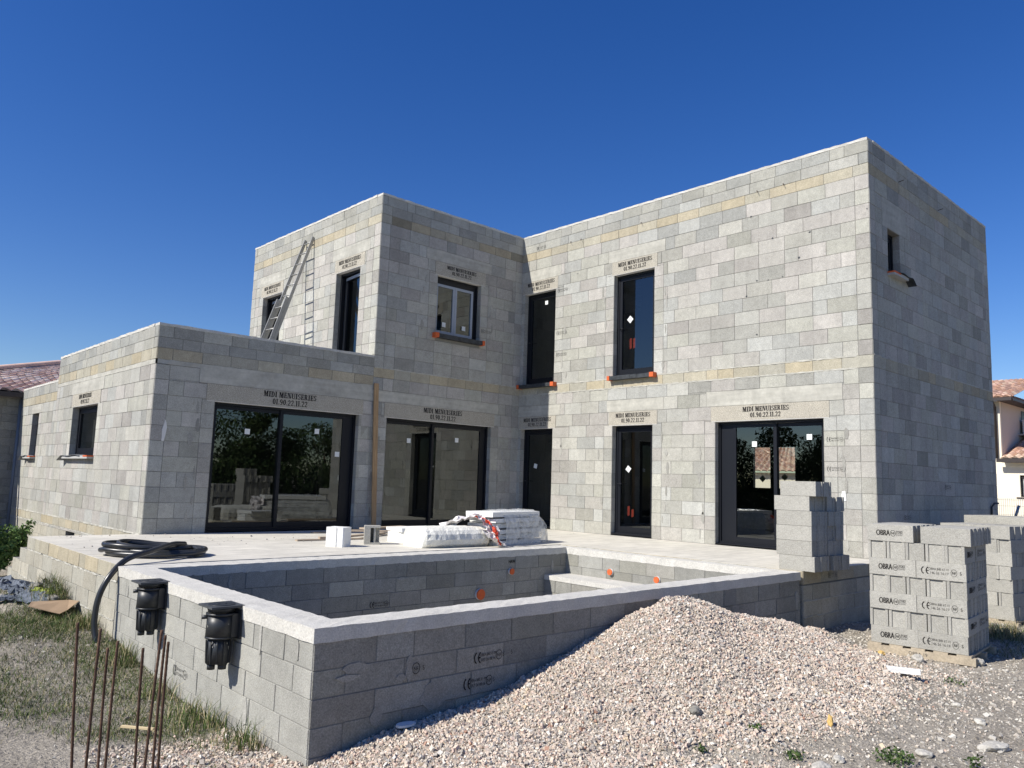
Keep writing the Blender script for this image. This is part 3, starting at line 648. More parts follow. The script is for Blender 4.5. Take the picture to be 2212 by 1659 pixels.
# rim: one cast ring with uneven edges
def rim_ring():
    m = MB(); st = .07
    def loop(x0,x1,y0,y1,z,j):
        P = []
        nx = 96; ny = 56
        for i in range(nx): P.append((x0+(x1-x0)*i/nx,y0))
        for i in range(ny): P.append((x1,y0+(y1-y0)*i/ny))
        for i in range(nx): P.append((x1-(x1-x0)*i/nx,y1))
        for i in range(ny): P.append((x0,y1-(y1-y0)*i/ny))
        return [(x+random.uniform(-j,j),y+random.uniform(-j,j),z+random.uniform(-j,j)) for x,y in P]
    e = .014
    A = loop(X0-e,X1+e,Y0-e,Y1+.0,-.10,.003); B_ = loop(X0-e,X1+e,Y0-e,Y1+.0,0,.003)
    xm = lambda a,b,t: a+(b-a)*t
    C1 = loop(xm(X0,IX0,.3),xm(X1,IX1,.3),xm(Y0,IY0,.3),xm(Y1,IY1,.3),.001,.0035); C2 = loop(xm(X0,IX0,.66),xm(X1,IX1,.66),xm(Y0,IY0,.66),xm(Y1,IY1,.66),-.001,.0035)
    D = loop(IX0+.008,IX1-.008,IY0+.008,IY1-.008,0,.003); E_ = loop(IX0+.008,IX1-.008,IY0+.008,IY1-.008,-.10,.004)
    Ls = [A,B_,C1,C2,D,E_]; n = len(A)
    for l in Ls: m.v += l
    for k in range(6):
        for i in range(n):
            a = k*n+i; b = k*n+(i+1)%n; c = ((k+1)%6)*n+(i+1)%n; d = ((k+1)%6)*n+i
            m.f.append((a,b,c,d)); m.c.append((.5,)*3); m.sm.append(False)
    return m.build('rim', COPE, PO)
rim_ring()
# bench in the far right of the basin
m = MB(); m.box(-3.62,IX1-.012,IY0+.02,IY1-.012,-1.38,-.47); m.build('bench_core', MORT, PO)
FB = Fr((-3.62,0,0),(0,1,0),(-1,0,0)); courses('bench_wall', FB, IY0+.02, IY1-.014, [(-.65,-.47,'P'),(-.84,-.65,'P'),(-1.03,-.84,'P')], [], [], PO, corners=(False,False), jamb=False, seed=36)
m = MB(); m.box(-3.635,IX1-.012,IY0+.02,IY1-.012,-.47,-.40); m.build('bench_top', COPE, PO)
# orange pipe caps
def capd(fr,u,z,r):
    m = MB(); m.tube([fr.p(u,0,z),fr.p(u,.035,z)],r*1.05,20,smooth=True); o = m.build('pipe_collar', PLASTER, PO)
    m = MB(); m.tube([fr.p(u,.035,z),fr.p(u,.052,z)],r,20,smooth=True); m.build('pipe_cap', ORG, o)
capd(FIN,-4.95,-.60,.075); capd(FIN,-4.35,-.31,.045); capd(FIR,2.68,-.29,.045); capd(FIR,1.82,-.31,.045)
O1 = ('OBRA B40 V1 PM','057 26 08:16')
ce_mark(FPF,-8.14,-.375,.92,O1,parent=PO); ce_mark(FPF,-8.24,-.56,.92,O1,parent=PO)
m = MB(); put_poly(m,FPF,[[(-8.87+a,-.372+b) for a,b in p] for p in ring(0,0,.036,.042,.005,.005,0,360,14)],.012); put_text(m,FPF,'NF',-8.87,-.388,.028,.9); put_text(m,FPF,'S',-8.80,-.39,.034,.8); put_text(m,FPF,'S',-7.90,-.385,.034,.8); m.build('printed_marking', INK, PO, fix=False)
ce_mark(FIN,-6.64,-.60,.85,('OBRA B40 V1 PM','057 26 08:14'),parent=PO)
ce_mark(FPL,.36,-.93,.95,O1,parent=PO,mt=INK2); ce_mark(FPL,2.05,-.72,.95,O1,parent=PO,mt=INK2)
m = MB(); put_text(m,FIN,'HAW',-4.33,-.19,.05,.8,bold=.004); m.build('printed_marking', INK, PO, fix=False)
random.seed(12)
smears('mortar_smear', FPL, [(.57,-.2,.05,.25),(.0,-.18,.03,.14),(1.4,-.36,.05,.2),(2.9,-.3,.05,.2),(.75,-.75,.1,.2),(3.6,-.22,.05,.12)], PO)
smears('mortar_smear', FPF, [(-9.45,-.36,.2,.05),(-9.4,-.30,.25,.07),(-8.93,-.36,.07,.2),(-9.0,-.42,.10,.06),(-3.02,-.34,.1,.22),(-8.7,-.6,.25,.2),(-9.2,-.66,.12,.14)], PO)
smears('mortar_smear', FIN, [(-8.65,-.2,.05,.17),(-8.9,-.28,.16,.12),(-8.75,-.38,.05,.17),(-6.3,-.30,.16,.04),(-3.45,-.28,.06,.2)], PO)

# ------------------------------------------------------------ ground
def sst(a,b,x):
    t = np.clip((x-a)/(b-a),0,1); return t*t*(3-2*t)
def vnoise(x,y,s,seed=0):
    """cheap smooth value noise, numpy"""
    x = x*s+seed*17.3; y = y*s-seed*9.1; xi = np.floor(x); yi = np.floor(y); fx = x-xi; fy = y-yi
    fx = fx*fx*(3-2*fx); fy = fy*fy*(3-2*fy)
    def h(a,b):
        v = np.sin(a*127.1+b*311.7+seed*7.7)*43758.5453; return v-np.floor(v)
    return (h(xi,yi)*(1-fx)+h(xi+1,yi)*fx)*(1-fy)+(h(xi,yi+1)*(1-fx)+h(xi+1,yi+1)*fx)*fy-.5
def pile(x,y):
    dx = x+6.18; dy = y+.52
    rx = np.where(dx < 0, 2.35, 3.25); ry = np.where(dy < 0, 2.15, 1.25)
    r = np.sqrt((dx/rx)**2+(dy/ry)**2)
    h = .88*np.clip(1-r,0,None)**1.52
    pk = np.exp(-(dx**2+dy**2)/.07)
    h = np.where(r < 1, h-.10*pk, 0)*(1+.14*vnoise(x,y,1.7,41))+np.where(r < .95,.05*vnoise(x,y,4.5,42),0)
    # low apron along the wall and towards the camera
    ap = .05*np.exp(-((y+.35)/.5)**2)*sst(-10.0,-8.9,x)*sst(-4.5,-7.0,x)
    ap2 = .06*np.exp(-((x+8.2)/1.2)**2-((y+1.2)/1.0)**2)
    sh = .10*np.exp(-((x+4.5)/.6)**2-((y+.95)/.5)**2)
    return np.maximum(h,0)+(ap+ap2)*(1-sst(.1,.5,h))+sh
def gh(x,y):
    x = np.asarray(x,float); y = np.asarray(y,float)
    b = -.79+np.zeros_like(x)
    b += -.14*np.exp(-((x+9.9)/.9)**2-((y-1.6)/1.5)**2)-.075*np.exp(-((x+9.9)/.8)**2-((y+.4)/.9)**2)
    b += .30*np.exp(-((x+9.85)/.55)**2-((y-6.2)/.75)**2)+.20*np.exp(-((x+10.1)/.5)**2-((y-8.3)/.7)**2)
    b += .10*np.exp(-((x+10.3)/1.0)**2-((y-4.5)/1.2)**2)
    b += .17*np.exp(-((x+3.3)/.42)**2-((y+.62)/.33)**2)
    far = sst(14,40,np.sqrt(x*x+y*y)); b = b*(1-far)-.9*far
    b += .05*vnoise(x,y,.7,1)+.025*vnoise(x,y,2.3,2)+.014*vnoise(x,y,7,3)
    return b+pile(x,y)
def axis(lo,hi,c0,c1,fine):
    a = list(np.arange(c0,c1,fine)); s = fine; v = c1
    while v < hi: a.append(v); s *= 1.25; v += s
    a.append(hi); v = c0; s = fine
    while v > lo: s *= 1.25; v -= s; a.insert(0,max(v,lo))
    return np.array(a)
xs = axis(-700,900,-13.5,-1.0,.06); ys = axis(-700,900,-4.6,9.6,.06)
GX,GY = np.meshgrid(xs,ys,indexing='ij'); GZ = gh(GX,GY)
inside = (GX > -9.6) & (GX < -3.0) & (GY > -.08) & (GY < 3.9); GZ = np.where(inside,-1.6,GZ)
inside = (GX > -9.3) & (GX < 6) & (GY > 4.2) & (GY < 13.8); GZ = np.where(inside,-1.2,GZ)
inside = (GX > -2.6) & (GX < 6) & (GY > .15) & (GY < 4.5); GZ = np.where(inside,-1.2,GZ)
nx,ny = GX.shape; co = np.stack([GX,GY,GZ],-1).reshape(-1,3)
ii = (np.arange(nx-1)[:,None]*ny+np.arange(ny-1)[None]).ravel(); fc = np.stack([ii,ii+ny,ii+ny+1,ii+1],-1)
def npmesh(name, co, fc, m_, cols=None, smooth=False):
    k = fc.shape[1]; me = bpy.data.meshes.new(name); me.vertices.add(len(co)); me.vertices.foreach_set('co', co.astype(np.float32).ravel())
    me.loops.add(len(fc)*k); me.loops.foreach_set('vertex_index', fc.astype(np.int32).ravel())
    me.polygons.add(len(fc)); me.polygons.foreach_set('loop_start', np.arange(0,len(fc)*k,k,dtype=np.int32)); 
    me.polygons.foreach_set('use_smooth', np.full(len(fc),smooth))
    if cols is not None:
        ca = me.color_attributes.new('col','FLOAT_COLOR','CORNER'); c = np.ones((len(fc),4),np.float32); c[:,:3] = cols
        ca.data.foreach_set('color', np.repeat(c,k,axis=0).ravel())
    me.update(calc_edges=True); me.validate(); me.materials.append(m_)
    o = bpy.data.objects.new(name, me); COL.objects.link(o); return o
g = npmesh('ground', co, fc, SOIL, smooth=True); g['kind'] = 'structure'

# ---- crushed stones
CUBE = np.array([(-1,-1,-1),(1,-1,-1),(1,1,-1),(-1,1,-1),(-1,-1,1),(1,-1,1),(1,1,1),(-1,1,1)],float)*.62
CF = np.array([(0,3,2,1),(4,5,6,7),(0,1,5,4),(1,2,6,5),(2,3,7,6),(3,0,4,7)])
def rotm(n):
    q = NR.normal(size=(n,4)); q /= np.linalg.norm(q,axis=1)[:,None]; w_,x,y,z = q.T
    return np.stack([1-2*(y*y+z*z),2*(x*y-z*w_),2*(x*z+y*w_),2*(x*y+z*w_),1-2*(x*x+z*z),2*(y*z-x*w_),2*(x*z-y*w_),2*(y*z+x*w_),1-2*(x*x+y*y)],-1).reshape(n,3,3)
PAL = np.array([(.58,.485,.39),(.52,.445,.36),(.61,.545,.46),(.45,.405,.35),(.58,.46,.375),(.38,.34,.29),(.66,.62,.545),(.52,.40,.325),(.38,.235,.17),(.28,.255,.225),(.56,.46,.33)])
PP = np.array([.17,.15,.13,.12,.11,.08,.09,.07,.02,.03,.03]); PP /= PP.sum()
def stones(name, x, y, size, lift=.2, pal=PAL, pp=PP, flat=(.5,1.0)):
    n = len(x); z = gh(x,y)
    V = CUBE[None]*(1+NR.uniform(-.42,.42,(n,8,3)))
    V *= np.stack([NR.uniform(.7,1.35,n),NR.uniform(.6,1.0,n),NR.uniform(*flat,n)],-1)[:,None]
    V = np.einsum('nij,nkj->nki',rotm(n),V)*(size/2)[:,None,None]
    V += np.stack([x,y,z+size*lift*NR.uniform(-.6,1.4,n)],-1)[:,None]
    Fq = (CF[None]+8*np.arange(n)[:,None,None]).reshape(-1,4)
    c = pal[NR.choice(len(pal),n,p=pp)]*NR.uniform(.85,1.15,(n,1))
    return npmesh(name, V.reshape(-1,3), Fq, STONE, np.repeat(c,6,axis=0))
def free(x,y):   # not under buildings
    return ~(((x > -9.74) & (y > -.21)) & (x < 6.1))
# pile and its apron
N = 340000
x = NR.uniform(-11.6,-2.6,N); y = NR.uniform(-4.2,1.2,N)
ph = pile(x,y); edge = vnoise(x,y,1.3,5)*.5+vnoise(x,y,4,6)*.3
# distance-weighted cover: full on the pile and left apron, thinning to the right foreground
cover = sst(.015,.10,ph+edge*.05)
left = sst(-7.2,-8.6,x+edge*1.0)*sst(1.0,.4,y+edge*.6)*sst(-11.0,-10.3,x+edge*.8+.5*np.clip(-y,0,1))
cover = np.maximum(cover, left*.97)
front = np.exp(-((y+1.2)/.75)**2)*sst(-2.9,-4.2,x); cover = np.maximum(cover, front*.8)
cover *= free(x,y)
camd = np.hypot(x+12.476,y+5.04); keep = (NR.random(N) < cover) & (camd > 1.2)
x,y = x[keep],y[keep]; size = np.clip(NR.lognormal(math.log(.0178),.36,len(x)),.007,.048)
gp = stones('gravel_pile', x, y, size, .3); tag(gp,'sunlit heap of pinkish beige crushed stone spilling against the pool wall','gravel heap',kind='stuff')
N = 130000
x = NR.uniform(-13.0,2.5,N); y = NR.uniform(-4.6,9,N)
dn = .35+.9*vnoise(x,y,.8,8)+.5*vnoise(x,y,3,9)
dn = np.where(x < -9.6, dn*.75, dn+.5); k = (NR.random(N) < dn) & free(x,y)
x,y = x[k],y[k]; size = np.clip(NR.lognormal(math.log(.0175),.5,len(x)),.006,.055)
PAL2 = np.array([(.48,.455,.40),(.42,.395,.345),(.55,.525,.46),(.34,.31,.27),(.28,.25,.21),(.48,.43,.36)])
gp = stones('ground_pebbles', x, y, size, .12, PAL2, np.ones(6)/6, (.35,.7)); tag(gp,'loose pale pebbles and clods scattered over the bare soil','pebbles',kind='stuff')

# ---- grass
def blades(name, x, y, h, wd, cols, lean=.5, zf=gh):
    n = len(x); z = zf(x,y)-.01; a = NR.uniform(0,2*math.pi,n); la = NR.uniform(0,2*math.pi,n); ln = h*lean*NR.uniform(.2,1.3,n)
    ux,uy = np.cos(a)*wd/2,np.sin(a)*wd/2; b = np.stack([x,y,z],-1); s = np.stack([ux,uy,0*ux],-1)
    t1 = b+np.stack([np.cos(la)*ln*.35,np.sin(la)*ln*.35,h*.55],-1); t2 = b+np.stack([np.cos(la)*ln,np.sin(la)*ln,h*NR.uniform(.75,1,n)],-1)
    V = np.stack([b-s,b+s,t1+s*.7,t1-s*.7,t2+s*.12,t2-s*.12],1).reshape(-1,3); o = 6*np.arange(n)[:,None]
    Fq = np.concatenate([o+np.array([[0,1,2,3]]),o+np.array([[3,2,4,5]])],1).reshape(-1,4)
    return npmesh(name, V, Fq, LEAF, np.repeat(cols,2,axis=0))
def gcols(n, dry=.22):
    g_ = np.array([(.060,.105,.022),(.080,.125,.03),(.045,.08,.02),(.11,.135,.04)])[NR.integers(0,4,n)]*NR.uniform(.7,1.3,(n,1))
    d = np.array([(.42,.36,.20)])*NR.uniform(.6,1.1,(n,1)); m_ = NR.random(n) < dry; g_[m_] = d[m_]; return g_
N = 230000; x = NR.uniform(-13.0,-9.72,N); y = NR.uniform(-1.0,11,N)
gm = .46+2.0*vnoise(x,y,.8,11)+1.3*vnoise(x,y,2.6,12)+.22*sst(1,3.4,y)
gm = np.where((np.abs(x+9.9) < .35) & (y > .6) & (y < 5.5), gm+.4, gm); gm = gm+.14*sst(-10.6,-11.2,x); gm *= sst(-1.3,-.4,y+.4*(-x-10.2)); gm = np.where((y > 5.7) & (x > -10.6), gm*.25, gm)
k = NR.random(N) < np.clip(gm,0,1)*.9; x,y = x[k],y[k]
h = NR.uniform(.018,.065,len(x))*(1+.6*sst(2,6,y)); gr = blades('grass', x, y, h, NR.uniform(.003,.007,len(x)), gcols(len(x)), .9); tag(gr,'patchy green grass and dry straw beside the pool wall','grass',kind='stuff')
# taller tufts along the walls
N = 2600; y = np.concatenate([NR.uniform(.2,3.4,N//2),NR.uniform(4.3,6.3,N-N//2)]); x = -9.76-np.abs(NR.normal(0,.14,N)); cl = vnoise(x*0,y,3,14) > -.05; x,y = x[cl],y[cl]
gr = blades('wall_foot_weeds', x, y, NR.uniform(.08,.26,len(x)), NR.uniform(.004,.009,len(x)), gcols(len(x),.35), .55); tag(gr,'tall thin weeds growing along the foot of the walls','weeds',kind='stuff')

# ---- leafy plants
def leafball(n, c, rad3, size, cols, hollow=.3):
    d = NR.normal(size=(n,3)); d /= np.linalg.norm(d,axis=1)[:,None]; r = NR.uniform(hollow,1,n)**.6
    P = np.array(c)+d*r[:,None]*np.array(rad3); Rm = rotm(n)
    q = np.array([(-.5,0,0),(0,-.28,.05),(.6,0,0),(0,.28,.05)])[None]*(size*NR.uniform(.6,1.3,n))[:,None,None]
    V = np.einsum('nij,nkj->nki',Rm,q)+P[:,None]
    Fq = (np.array([[0,1,2,3]])+4*np.arange(n)[:,None]); return V.reshape(-1,3), Fq, cols[NR.integers(0,len(cols),n)]*NR.uniform(.7,1.3,(n,1))
def join(parts):
    V=[];Fq=[];C=[];o=0
    for v,f,c in parts: V.append(v);Fq.append(f+o);C.append(c);o+=len(v)
    return np.concatenate(V),np.concatenate(Fq),np.concatenate(C)
GC = np.array([(.06,.11,.03),(.09,.15,.04),(.045,.085,.025),(.12,.17,.05)])
def tree(label, x, y, h, r, dens=1.0, base=-.9, cols=GC*.75, group='trees beyond the site', name='tree', low=0.0):
    t = empty(name, label, 'tree' if name == 'tree' else 'bush', (x,y,base), group)
    m = MB(); n = 7; bx,by = 0,0; pts = []
    for i in range(n): pts.append((x+bx,y+by,base+h*.6*i/(n-1))); bx += random.uniform(-.1,.1); by += random.uniform(-.1,.1)
    m.tube(pts,[.13*h/6*(1-.8*i/(n-1))+.02 for i in range(n)],8)
    cl = []
    for k in range(int(26*dens)):
        a = random.uniform(0,2*math.pi); rr = r*random.uniform(.1,.85); zz = base+h*(low+(1-low)*random.uniform(.06,.93)); f_ = 1.1-.6*abs((zz-base)/h-.4)
        c = (x+rr*f_*math.cos(a), y+rr*f_*math.sin(a), zz); m.tube([pts[min(n-1,2+k%4)],c],[.03*h/6,.008],5)
        s_ = r*random.uniform(.28,.5); cl.append(leafball(int(330*dens), c, (s_,s_,s_*.75), .16*h/6+.03, cols))
    place(m.build('trunk', BARK), t); V,Fq,C = join(cl); o = npmesh('crown', V, Fq, LEAF, C); place(o, t); return t

# ------------------------------------------------------------ loose concrete blocks
bm_ = MB(); L2,W2_,Hh = .2475,.0975,.188
lug = .030; rec = .016
poly = [(-L2,-W2_),(L2,-W2_),(L2,-W2_+lug),(L2-rec,-W2_+lug+.006),(L2-rec,W2_-lug-.006),(L2,W2_-lug),(L2,W2_),(-L2,W2_),(-L2,W2_-lug),(-L2+rec,W2_-lug-.006),(-L2+rec,-W2_+lug+.006),(-L2,-W2_+lug)]
bm_.prism(poly,0,Hh)
BLOCK = bm_.build('concrete_block', STK); bmesh_data = BLOCK.data; bpy.data.objects.remove(BLOCK)
import bmesh as _bm
b_ = _bm.new(); b_.from_mesh(bmesh_data); _bm.ops.bevel(b_, geom=[e for e in b_.edges if e.calc_length() > .1], offset=.003, segments=1, affect='EDGES'); b_.to_mesh(bmesh_data); b_.free()
def mark_mesh(kind):
    fr = Fr((0,-W2_,0),(1,0,0),(0,-1,0)); m = MB()
    if kind == 'obra':
        put_text(m, fr, 'OBRA', -.075, .066, .064, .62, .0015, .005)
        put_poly(m, fr, [[(.035+a,.095+b) for a,b in p] for p in ring(0,0,.030,.036,.005,.005,0,360,14)], .0015); put_text(m,fr,'NF',.035,.081,.028,.8,.0015,.002)
        put_text(m,fr,'FDES',.105,.098,.026,.8,.0015,.0015); put_text(m,fr,'CERTIFIE',.105,.070,.012,.9,.0015)
        put_poly(m, fr, [rc(.070,.06,.072,.128),rc(.072,.090,.140,.092)], .0015)
    else:
        P = ring(0,0,.033,.042,.011,.011,100,260,6)
        put_poly(m, fr, [[(-.165+a,.095+b) for a,b in p] for p in P]+[[(-.118+a,.095+b) for a,b in p] for p in P+[rc(-.028,-.005,-.003,.005)]], .0015)
        put_text(m,fr,'OBRA B40 6T V1',-.018,.104,.026,.78,.0015); put_text(m,fr,'146 26 16:17' if kind == 'ce' else '146 26 16:18',-.018,.060,.027,.95,.0015)
        put_poly(m, fr, [[(.128+a,.088+b) for a,b in p] for p in ring(0,0,.032,.040,.004,.004,0,360,14)], .0015); put_text(m,fr,'NF',.128,.073,.030,.8,.0015,.002); put_text(m,fr,'S',.192,.072,.034,.8,.0015,.003)
    o = m.build('printed_marking', INK, None, fix=False); d = o.data; bpy.data.objects.remove(o); return d
MK = {k: mark_mesh(k) for k in ('obra','ce','ce2')}
def block(x,y,z,rz,label,group,mark=None):
    o = bpy.data.objects.new('concrete_block', bmesh_data); COL.objects.link(o); o.location = (x,y,z); o.rotation_euler = (0,0,rz); tag(o,label,'concrete block',group)
    if mark:
        c = bpy.data.objects.new('printed_marking', MK[mark]); COL.objects.link(c); c.parent = o
        if mark.endswith('!'): pass
    return o
ORD = ['bottom','second','third','fourth','fifth','sixth','top']
POS5 = ['leftmost','second from left','middle','fourth','rightmost']
def pallet_stack(X,Y,yaw,zb,desc,group,text=True,rows=7,jit=.006,topgap=False):
    a = Vector((math.sin(yaw),-math.cos(yaw),0)); b = Vector((math.cos(yaw),math.sin(yaw),0))
    ang_a = math.atan2(a.y,a.x); ang_b = math.atan2(b.y,b.x)   # block long axis along a / along b
    for k in range(rows):
        z = zb+k*.19; nm = ORD[k] if k < rows-1 else 'top'
        for i in range(2):
            for j in range(5):
                J = Vector((random.uniform(-jit,jit),random.uniform(-jit,jit),0))
                if k % 2 == 0:
                    ua,ub = .25+.5*i, .0985+.2*j
                    if topgap and k == rows-1: ua += (.055 if i else -.02)
                    p = Vector((X,Y,z))+a*ua+b*ub+J
                    # front face of the block mesh is its -Y side; it must face -b
                    mk = None
                    if text and j == 0: mk = 'obra' if i == 0 else ('ce2' if k == 0 else ('ce' if k < rows-1 else None))
                    dep = ['front row','second row','middle row','fourth row','back row'][j]
                    block(p.x,p.y,z,ang_a+random.uniform(-.006,.006), f"{'printed' if mk else 'plain'} block lying lengthwise, {nm} layer of {desc}, {'left' if i==0 else 'right'}, {dep}", group, mk)
                else:
                    ua,ub = .0985+.2*j+.004*j*0, .25+.5*i
                    p = Vector((X,Y,z))+a*ua+b*ub+J
                    mk = None; rz = ang_b
                    if text and j == 4: mk = 'obra' if i == 0 else 'ce'
                    block(p.x,p.y,z,rz+random.uniform(-.006,.006), f"{'printed' if mk else 'plain'} block set end-on, {nm} layer of {desc}, {POS5[j]}, {'front' if i==0 else 'rear'}", group, mk)
def pallet(X,Y,yaw,zt,label,wood=WOOD2,text=None):
    a = Vector((math.sin(yaw),-math.cos(yaw),0)); b = Vector((math.cos(yaw),math.sin(yaw),0)); t = empty('pallet',label,'pallet',(X,Y,zt-.125),'wooden pallets under the block stacks')
    def bx(name,a0,a1,b0,b1,z0,z1):
        m = MB(); P = [Vector((X,Y,0))+a*i+b*j for i,j in ((a0,b0),(a1,b0),(a1,b1),(a0,b1))]
        m.box8([(p.x,p.y,zt+z0) for p in P]+[(p.x,p.y,zt+z1) for p in P]); return place(m.build(name,wood),t)
    for i in range(5): bx('deck_board',-.02+.225*i,.12+.225*i,-.02,1.02,-.022,-.001)
    for j in (-.02,.45,.93):
        s_ = bx('stringer',-.03,1.06,j,j+.09,-.1,-.022)
        if text and j < 0:
            m = MB(); fr = Fr(Vector((X,Y,0))+b*(j),a,-b); put_text(m,fr,text,.5,zt-.075,.035,1,.002); place(m.build('lettering',INK2,None,fix=False),s_); m_ = None
    for i in (-.01,.46,.93): bx('foot_board',i,i+.12,0,1.0,-.125,-.1)
    return t
PA = (-3.13,-1.155,rad(5.0),-.665)
pallet_stack(*PA,'nearest pallet','blocks on the nearest pallet',topgap=True); pallet(PA[0],PA[1],PA[2],PA[3],'weathered wooden pallet stencilled with lettering under the nearest block stack',text='OBRA 19')
PC = (.741,-.652,rad(-9.6),-.734)
pallet_stack(*PC,'second pallet','blocks on the second pallet',text=False,jit=.012); pallet(PC[0],PC[1],PC[2],PC[3],'shaded wooden pallet under the second block stack at right')
PD = (1.97,-.60,rad(-9.6),-.625)
pallet_stack(*PD,'farthest pallet','blocks on the farthest pallet',text=False,rows=7,jit=.012); pallet(PD[0],PD[1],PD[2],PD[3],'wooden pallet under the farthest block stack')
# loose stack on the terrace edge
ang = rad(-2.9); a = Vector((math.sin(ang),-math.cos(ang),0)); b = Vector((math.cos(ang),math.sin(ang),0)); ra = math.atan2(a.y,a.x)
OFF = [(.0,0,4),(-.035,.0,4),(-.035,.0,4),(-.03,.0,4),(-.06,0,4),(.03,.0,2)]
for k,(oa,ob,n) in enumerate(OFF):
    for j in range(n):
        ja = random.uniform(-.02,.02) if j else 0; gp_ = .012*j+(.05 if (k in (0,4) and j >= 2) else 0)
        p = Vector((-2.80,.144,0))+a*(.25+oa+ja)+b*(.10+.2*j+gp_)
        block(p.x,p.y,.001+k*.19,ra+random.uniform(-.01,.01), f"bare block, {['front','second','third','rear'][j]} in the {ORD[k] if k < 5 else 'top'} layer of the terrace-edge stack", 'loose blocks stacked on the terrace edge')

# ------------------------------------------------------------ things on the terrace
# hose coil
def hose():
    m = MB(); pts = []; cx,cy = -9.02,4.92; T = 6.4; n = 330; random.seed(3)
    loops = [(random.uniform(-.11,.11),random.uniform(-.13,.13),random.uniform(.36,.56),random.uniform(.24,.46),random.uniform(0,.5)) for _ in range(9)]
    for i in range(n):
        t = T*i/(n-1); k = int(t); f_ = t-k; f_ = f_*f_*(3-2*f_); A = loops[k]; B_ = loops[k+1]
        q = [A[j]*(1-f_)+B_[j]*f_ for j in range(5)]; an = 2*math.pi*t+rad(205)
        lift = .032+.008*t+.075*q[4]*(.5+.5*math.sin(an*1.5+k*2))+(.05*max(0,math.sin(an-1.9)) if t > 4.2 else 0)
        ex,ey = q[2]*math.cos(an),q[3]*math.sin(an); r_ = rad(-38)+q[4]*1.2-.3
        pts.append((cx+q[0]+ex*math.cos(r_)-ey*math.sin(r_), cy+q[1]+ex*math.sin(r_)+ey*math.cos(r_), lift))
    m.tube(pts,.029,12); return m, pts
hm,hp = hose(); HO = empty('hose','thick black plastic hose coiled on the terrace corner with one end hanging down','hose',(-9.1,4.9,0))
place(hm.build('coil',BLACKP),HO)
def spline(P,n=12):
    out = []; P = [Vector(p) for p in P]; P = [P[0]*2-P[1]]+P+[P[-1]*2-P[-2]]
    for i in range(1,len(P)-2):
        for k in range(n):
            t = k/n; out.append(.5*((2*P[i])+(P[i+1]-P[i-1])*t+(2*P[i-1]-5*P[i]+4*P[i+1]-P[i+2])*t*t+(3*P[i]-P[i-1]-3*P[i+1]+P[i+2])*t**3))
    out.append(P[-2]); return out
m = MB(); m.tube(spline([(-8.72,4.85,.13),(-9.0,4.5,.16),(-9.32,4.22,.12),(-9.62,4.05,.06),(-9.80,3.95,-.08),(-9.90,3.93,-.28),(-9.93,3.92,-.5),(-9.92,3.88,-.68),(-9.88,3.76,-.9)]),.031,12); place(m.build('hanging_end',BLACKP),HO)
# skimmers
def skimmer(y, label):
    t = empty('skimmer',label,'pool skimmer',(-9.84,y,-.6),'pool skimmers hanging on the outer pool wall'); x = -9.845
    def cyl(name,r0,r1,z0,z1,par=t,dx=0,dy=0,n=28):
        m = MB(); m.tube([(x+dx,y+dy,z0),(x+dx,y+dy,z1)],[r0,r1],n); o = m.build(name,SKIM); return place(o,par) if par is t else o
    m = MB(); m.box(x-.13,x+.13,y-.13,y+.13,-.010,.006); lid = place(m.build('lid',LID_LIT),t)
    m = MB(); m.tube([(x,y,.006),(x,y,.010)],.10,28); m.tube([(x-.03,y,.010),(x-.03,y,.013)],.015,10); m.tube([(x+.03,y,.010),(x+.03,y,.013)],.015,10); o = m.build('cover_disc',SKIM); o.parent = lid
    cyl('collar',.098,.108,-.045,-.010); cyl('collar',.112,.112,-.07,-.055); cyl('upper_body',.106,.101,-.235,-.07); cyl('band',.108,.107,-.245,-.230); cyl('lower_body',.091,.085,-.43,-.245)
    cyl('outlet',.036,.036,-.445,-.42,dx=-.035,dy=.035); cyl('outlet',.036,.036,-.445,-.42,dx=.02,dy=-.04); cyl('outlet',.030,.030,-.485,-.44,dx=-.035,dy=.035); cyl('outlet',.031,.031,-.475,-.44,dx=.02,dy=-.04)
    m = MB(); m.box(x+.05,X0-.004,y-.095,y+.095,-.235,-.06); place(m.build('throat',SKIM),t)
    m = MB(); m.box(X0-.022,X0-.008,y-.13,y+.13,-.25,-.03); place(m.build('flange',SKIM),t)
    m = MB()
    for an in np.arange(0,360,30):
        c,s = math.cos(rad(an)),math.sin(rad(an)); m.box8([(x+c*.08-s*.002,y+s*.08+c*.002,-.43),(x+c*.08+s*.002,y+s*.08-c*.002,-.43),(x+c*.093+s*.002,y+s*.093-c*.002,-.43),(x+c*.093-s*.002,y+s*.093+c*.002,-.43),(x+c*.09-s*.002,y+s*.09+c*.002,-.26),(x+c*.09+s*.002,y+s*.09-c*.002,-.26),(x+c*.10+s*.002,y+s*.10-c*.002,-.26),(x+c*.10-s*.002,y+s*.10+c*.002,-.26)])
    place(m.build('rib',SKIM),t)
    if y < 2:
        m = MB()
        for q in range(16):
            a_ = rad(random.uniform(150,320)); r_ = .101; z_ = random.uniform(-.40,-.09); r_ = .1045 if z_ > -.24 else .0905; l_ = random.uniform(.004,.02)
            c0,s0 = math.cos(a_),math.sin(a_); t_ = random.uniform(.002,.004); tx,ty = -s0*t_,c0*t_
            m.face([(x+c0*r_-tx,y+s0*r_-ty,z_),(x+c0*r_+tx,y+s0*r_+ty,z_),(x+c0*r_+tx*2,y+s0*r_+ty*2,z_-l_),(x+c0*r_,y+s0*r_,z_-l_*1.3)])
        place(m.build('mortar_splash',POUR,fix=False),t)
    m = MB(); m.tube([(x-.08,y+.02,-.085),(x-.135,y+.035,-.085)],[.014,.017],12); place(m.build('side_spout',SKIM),t)
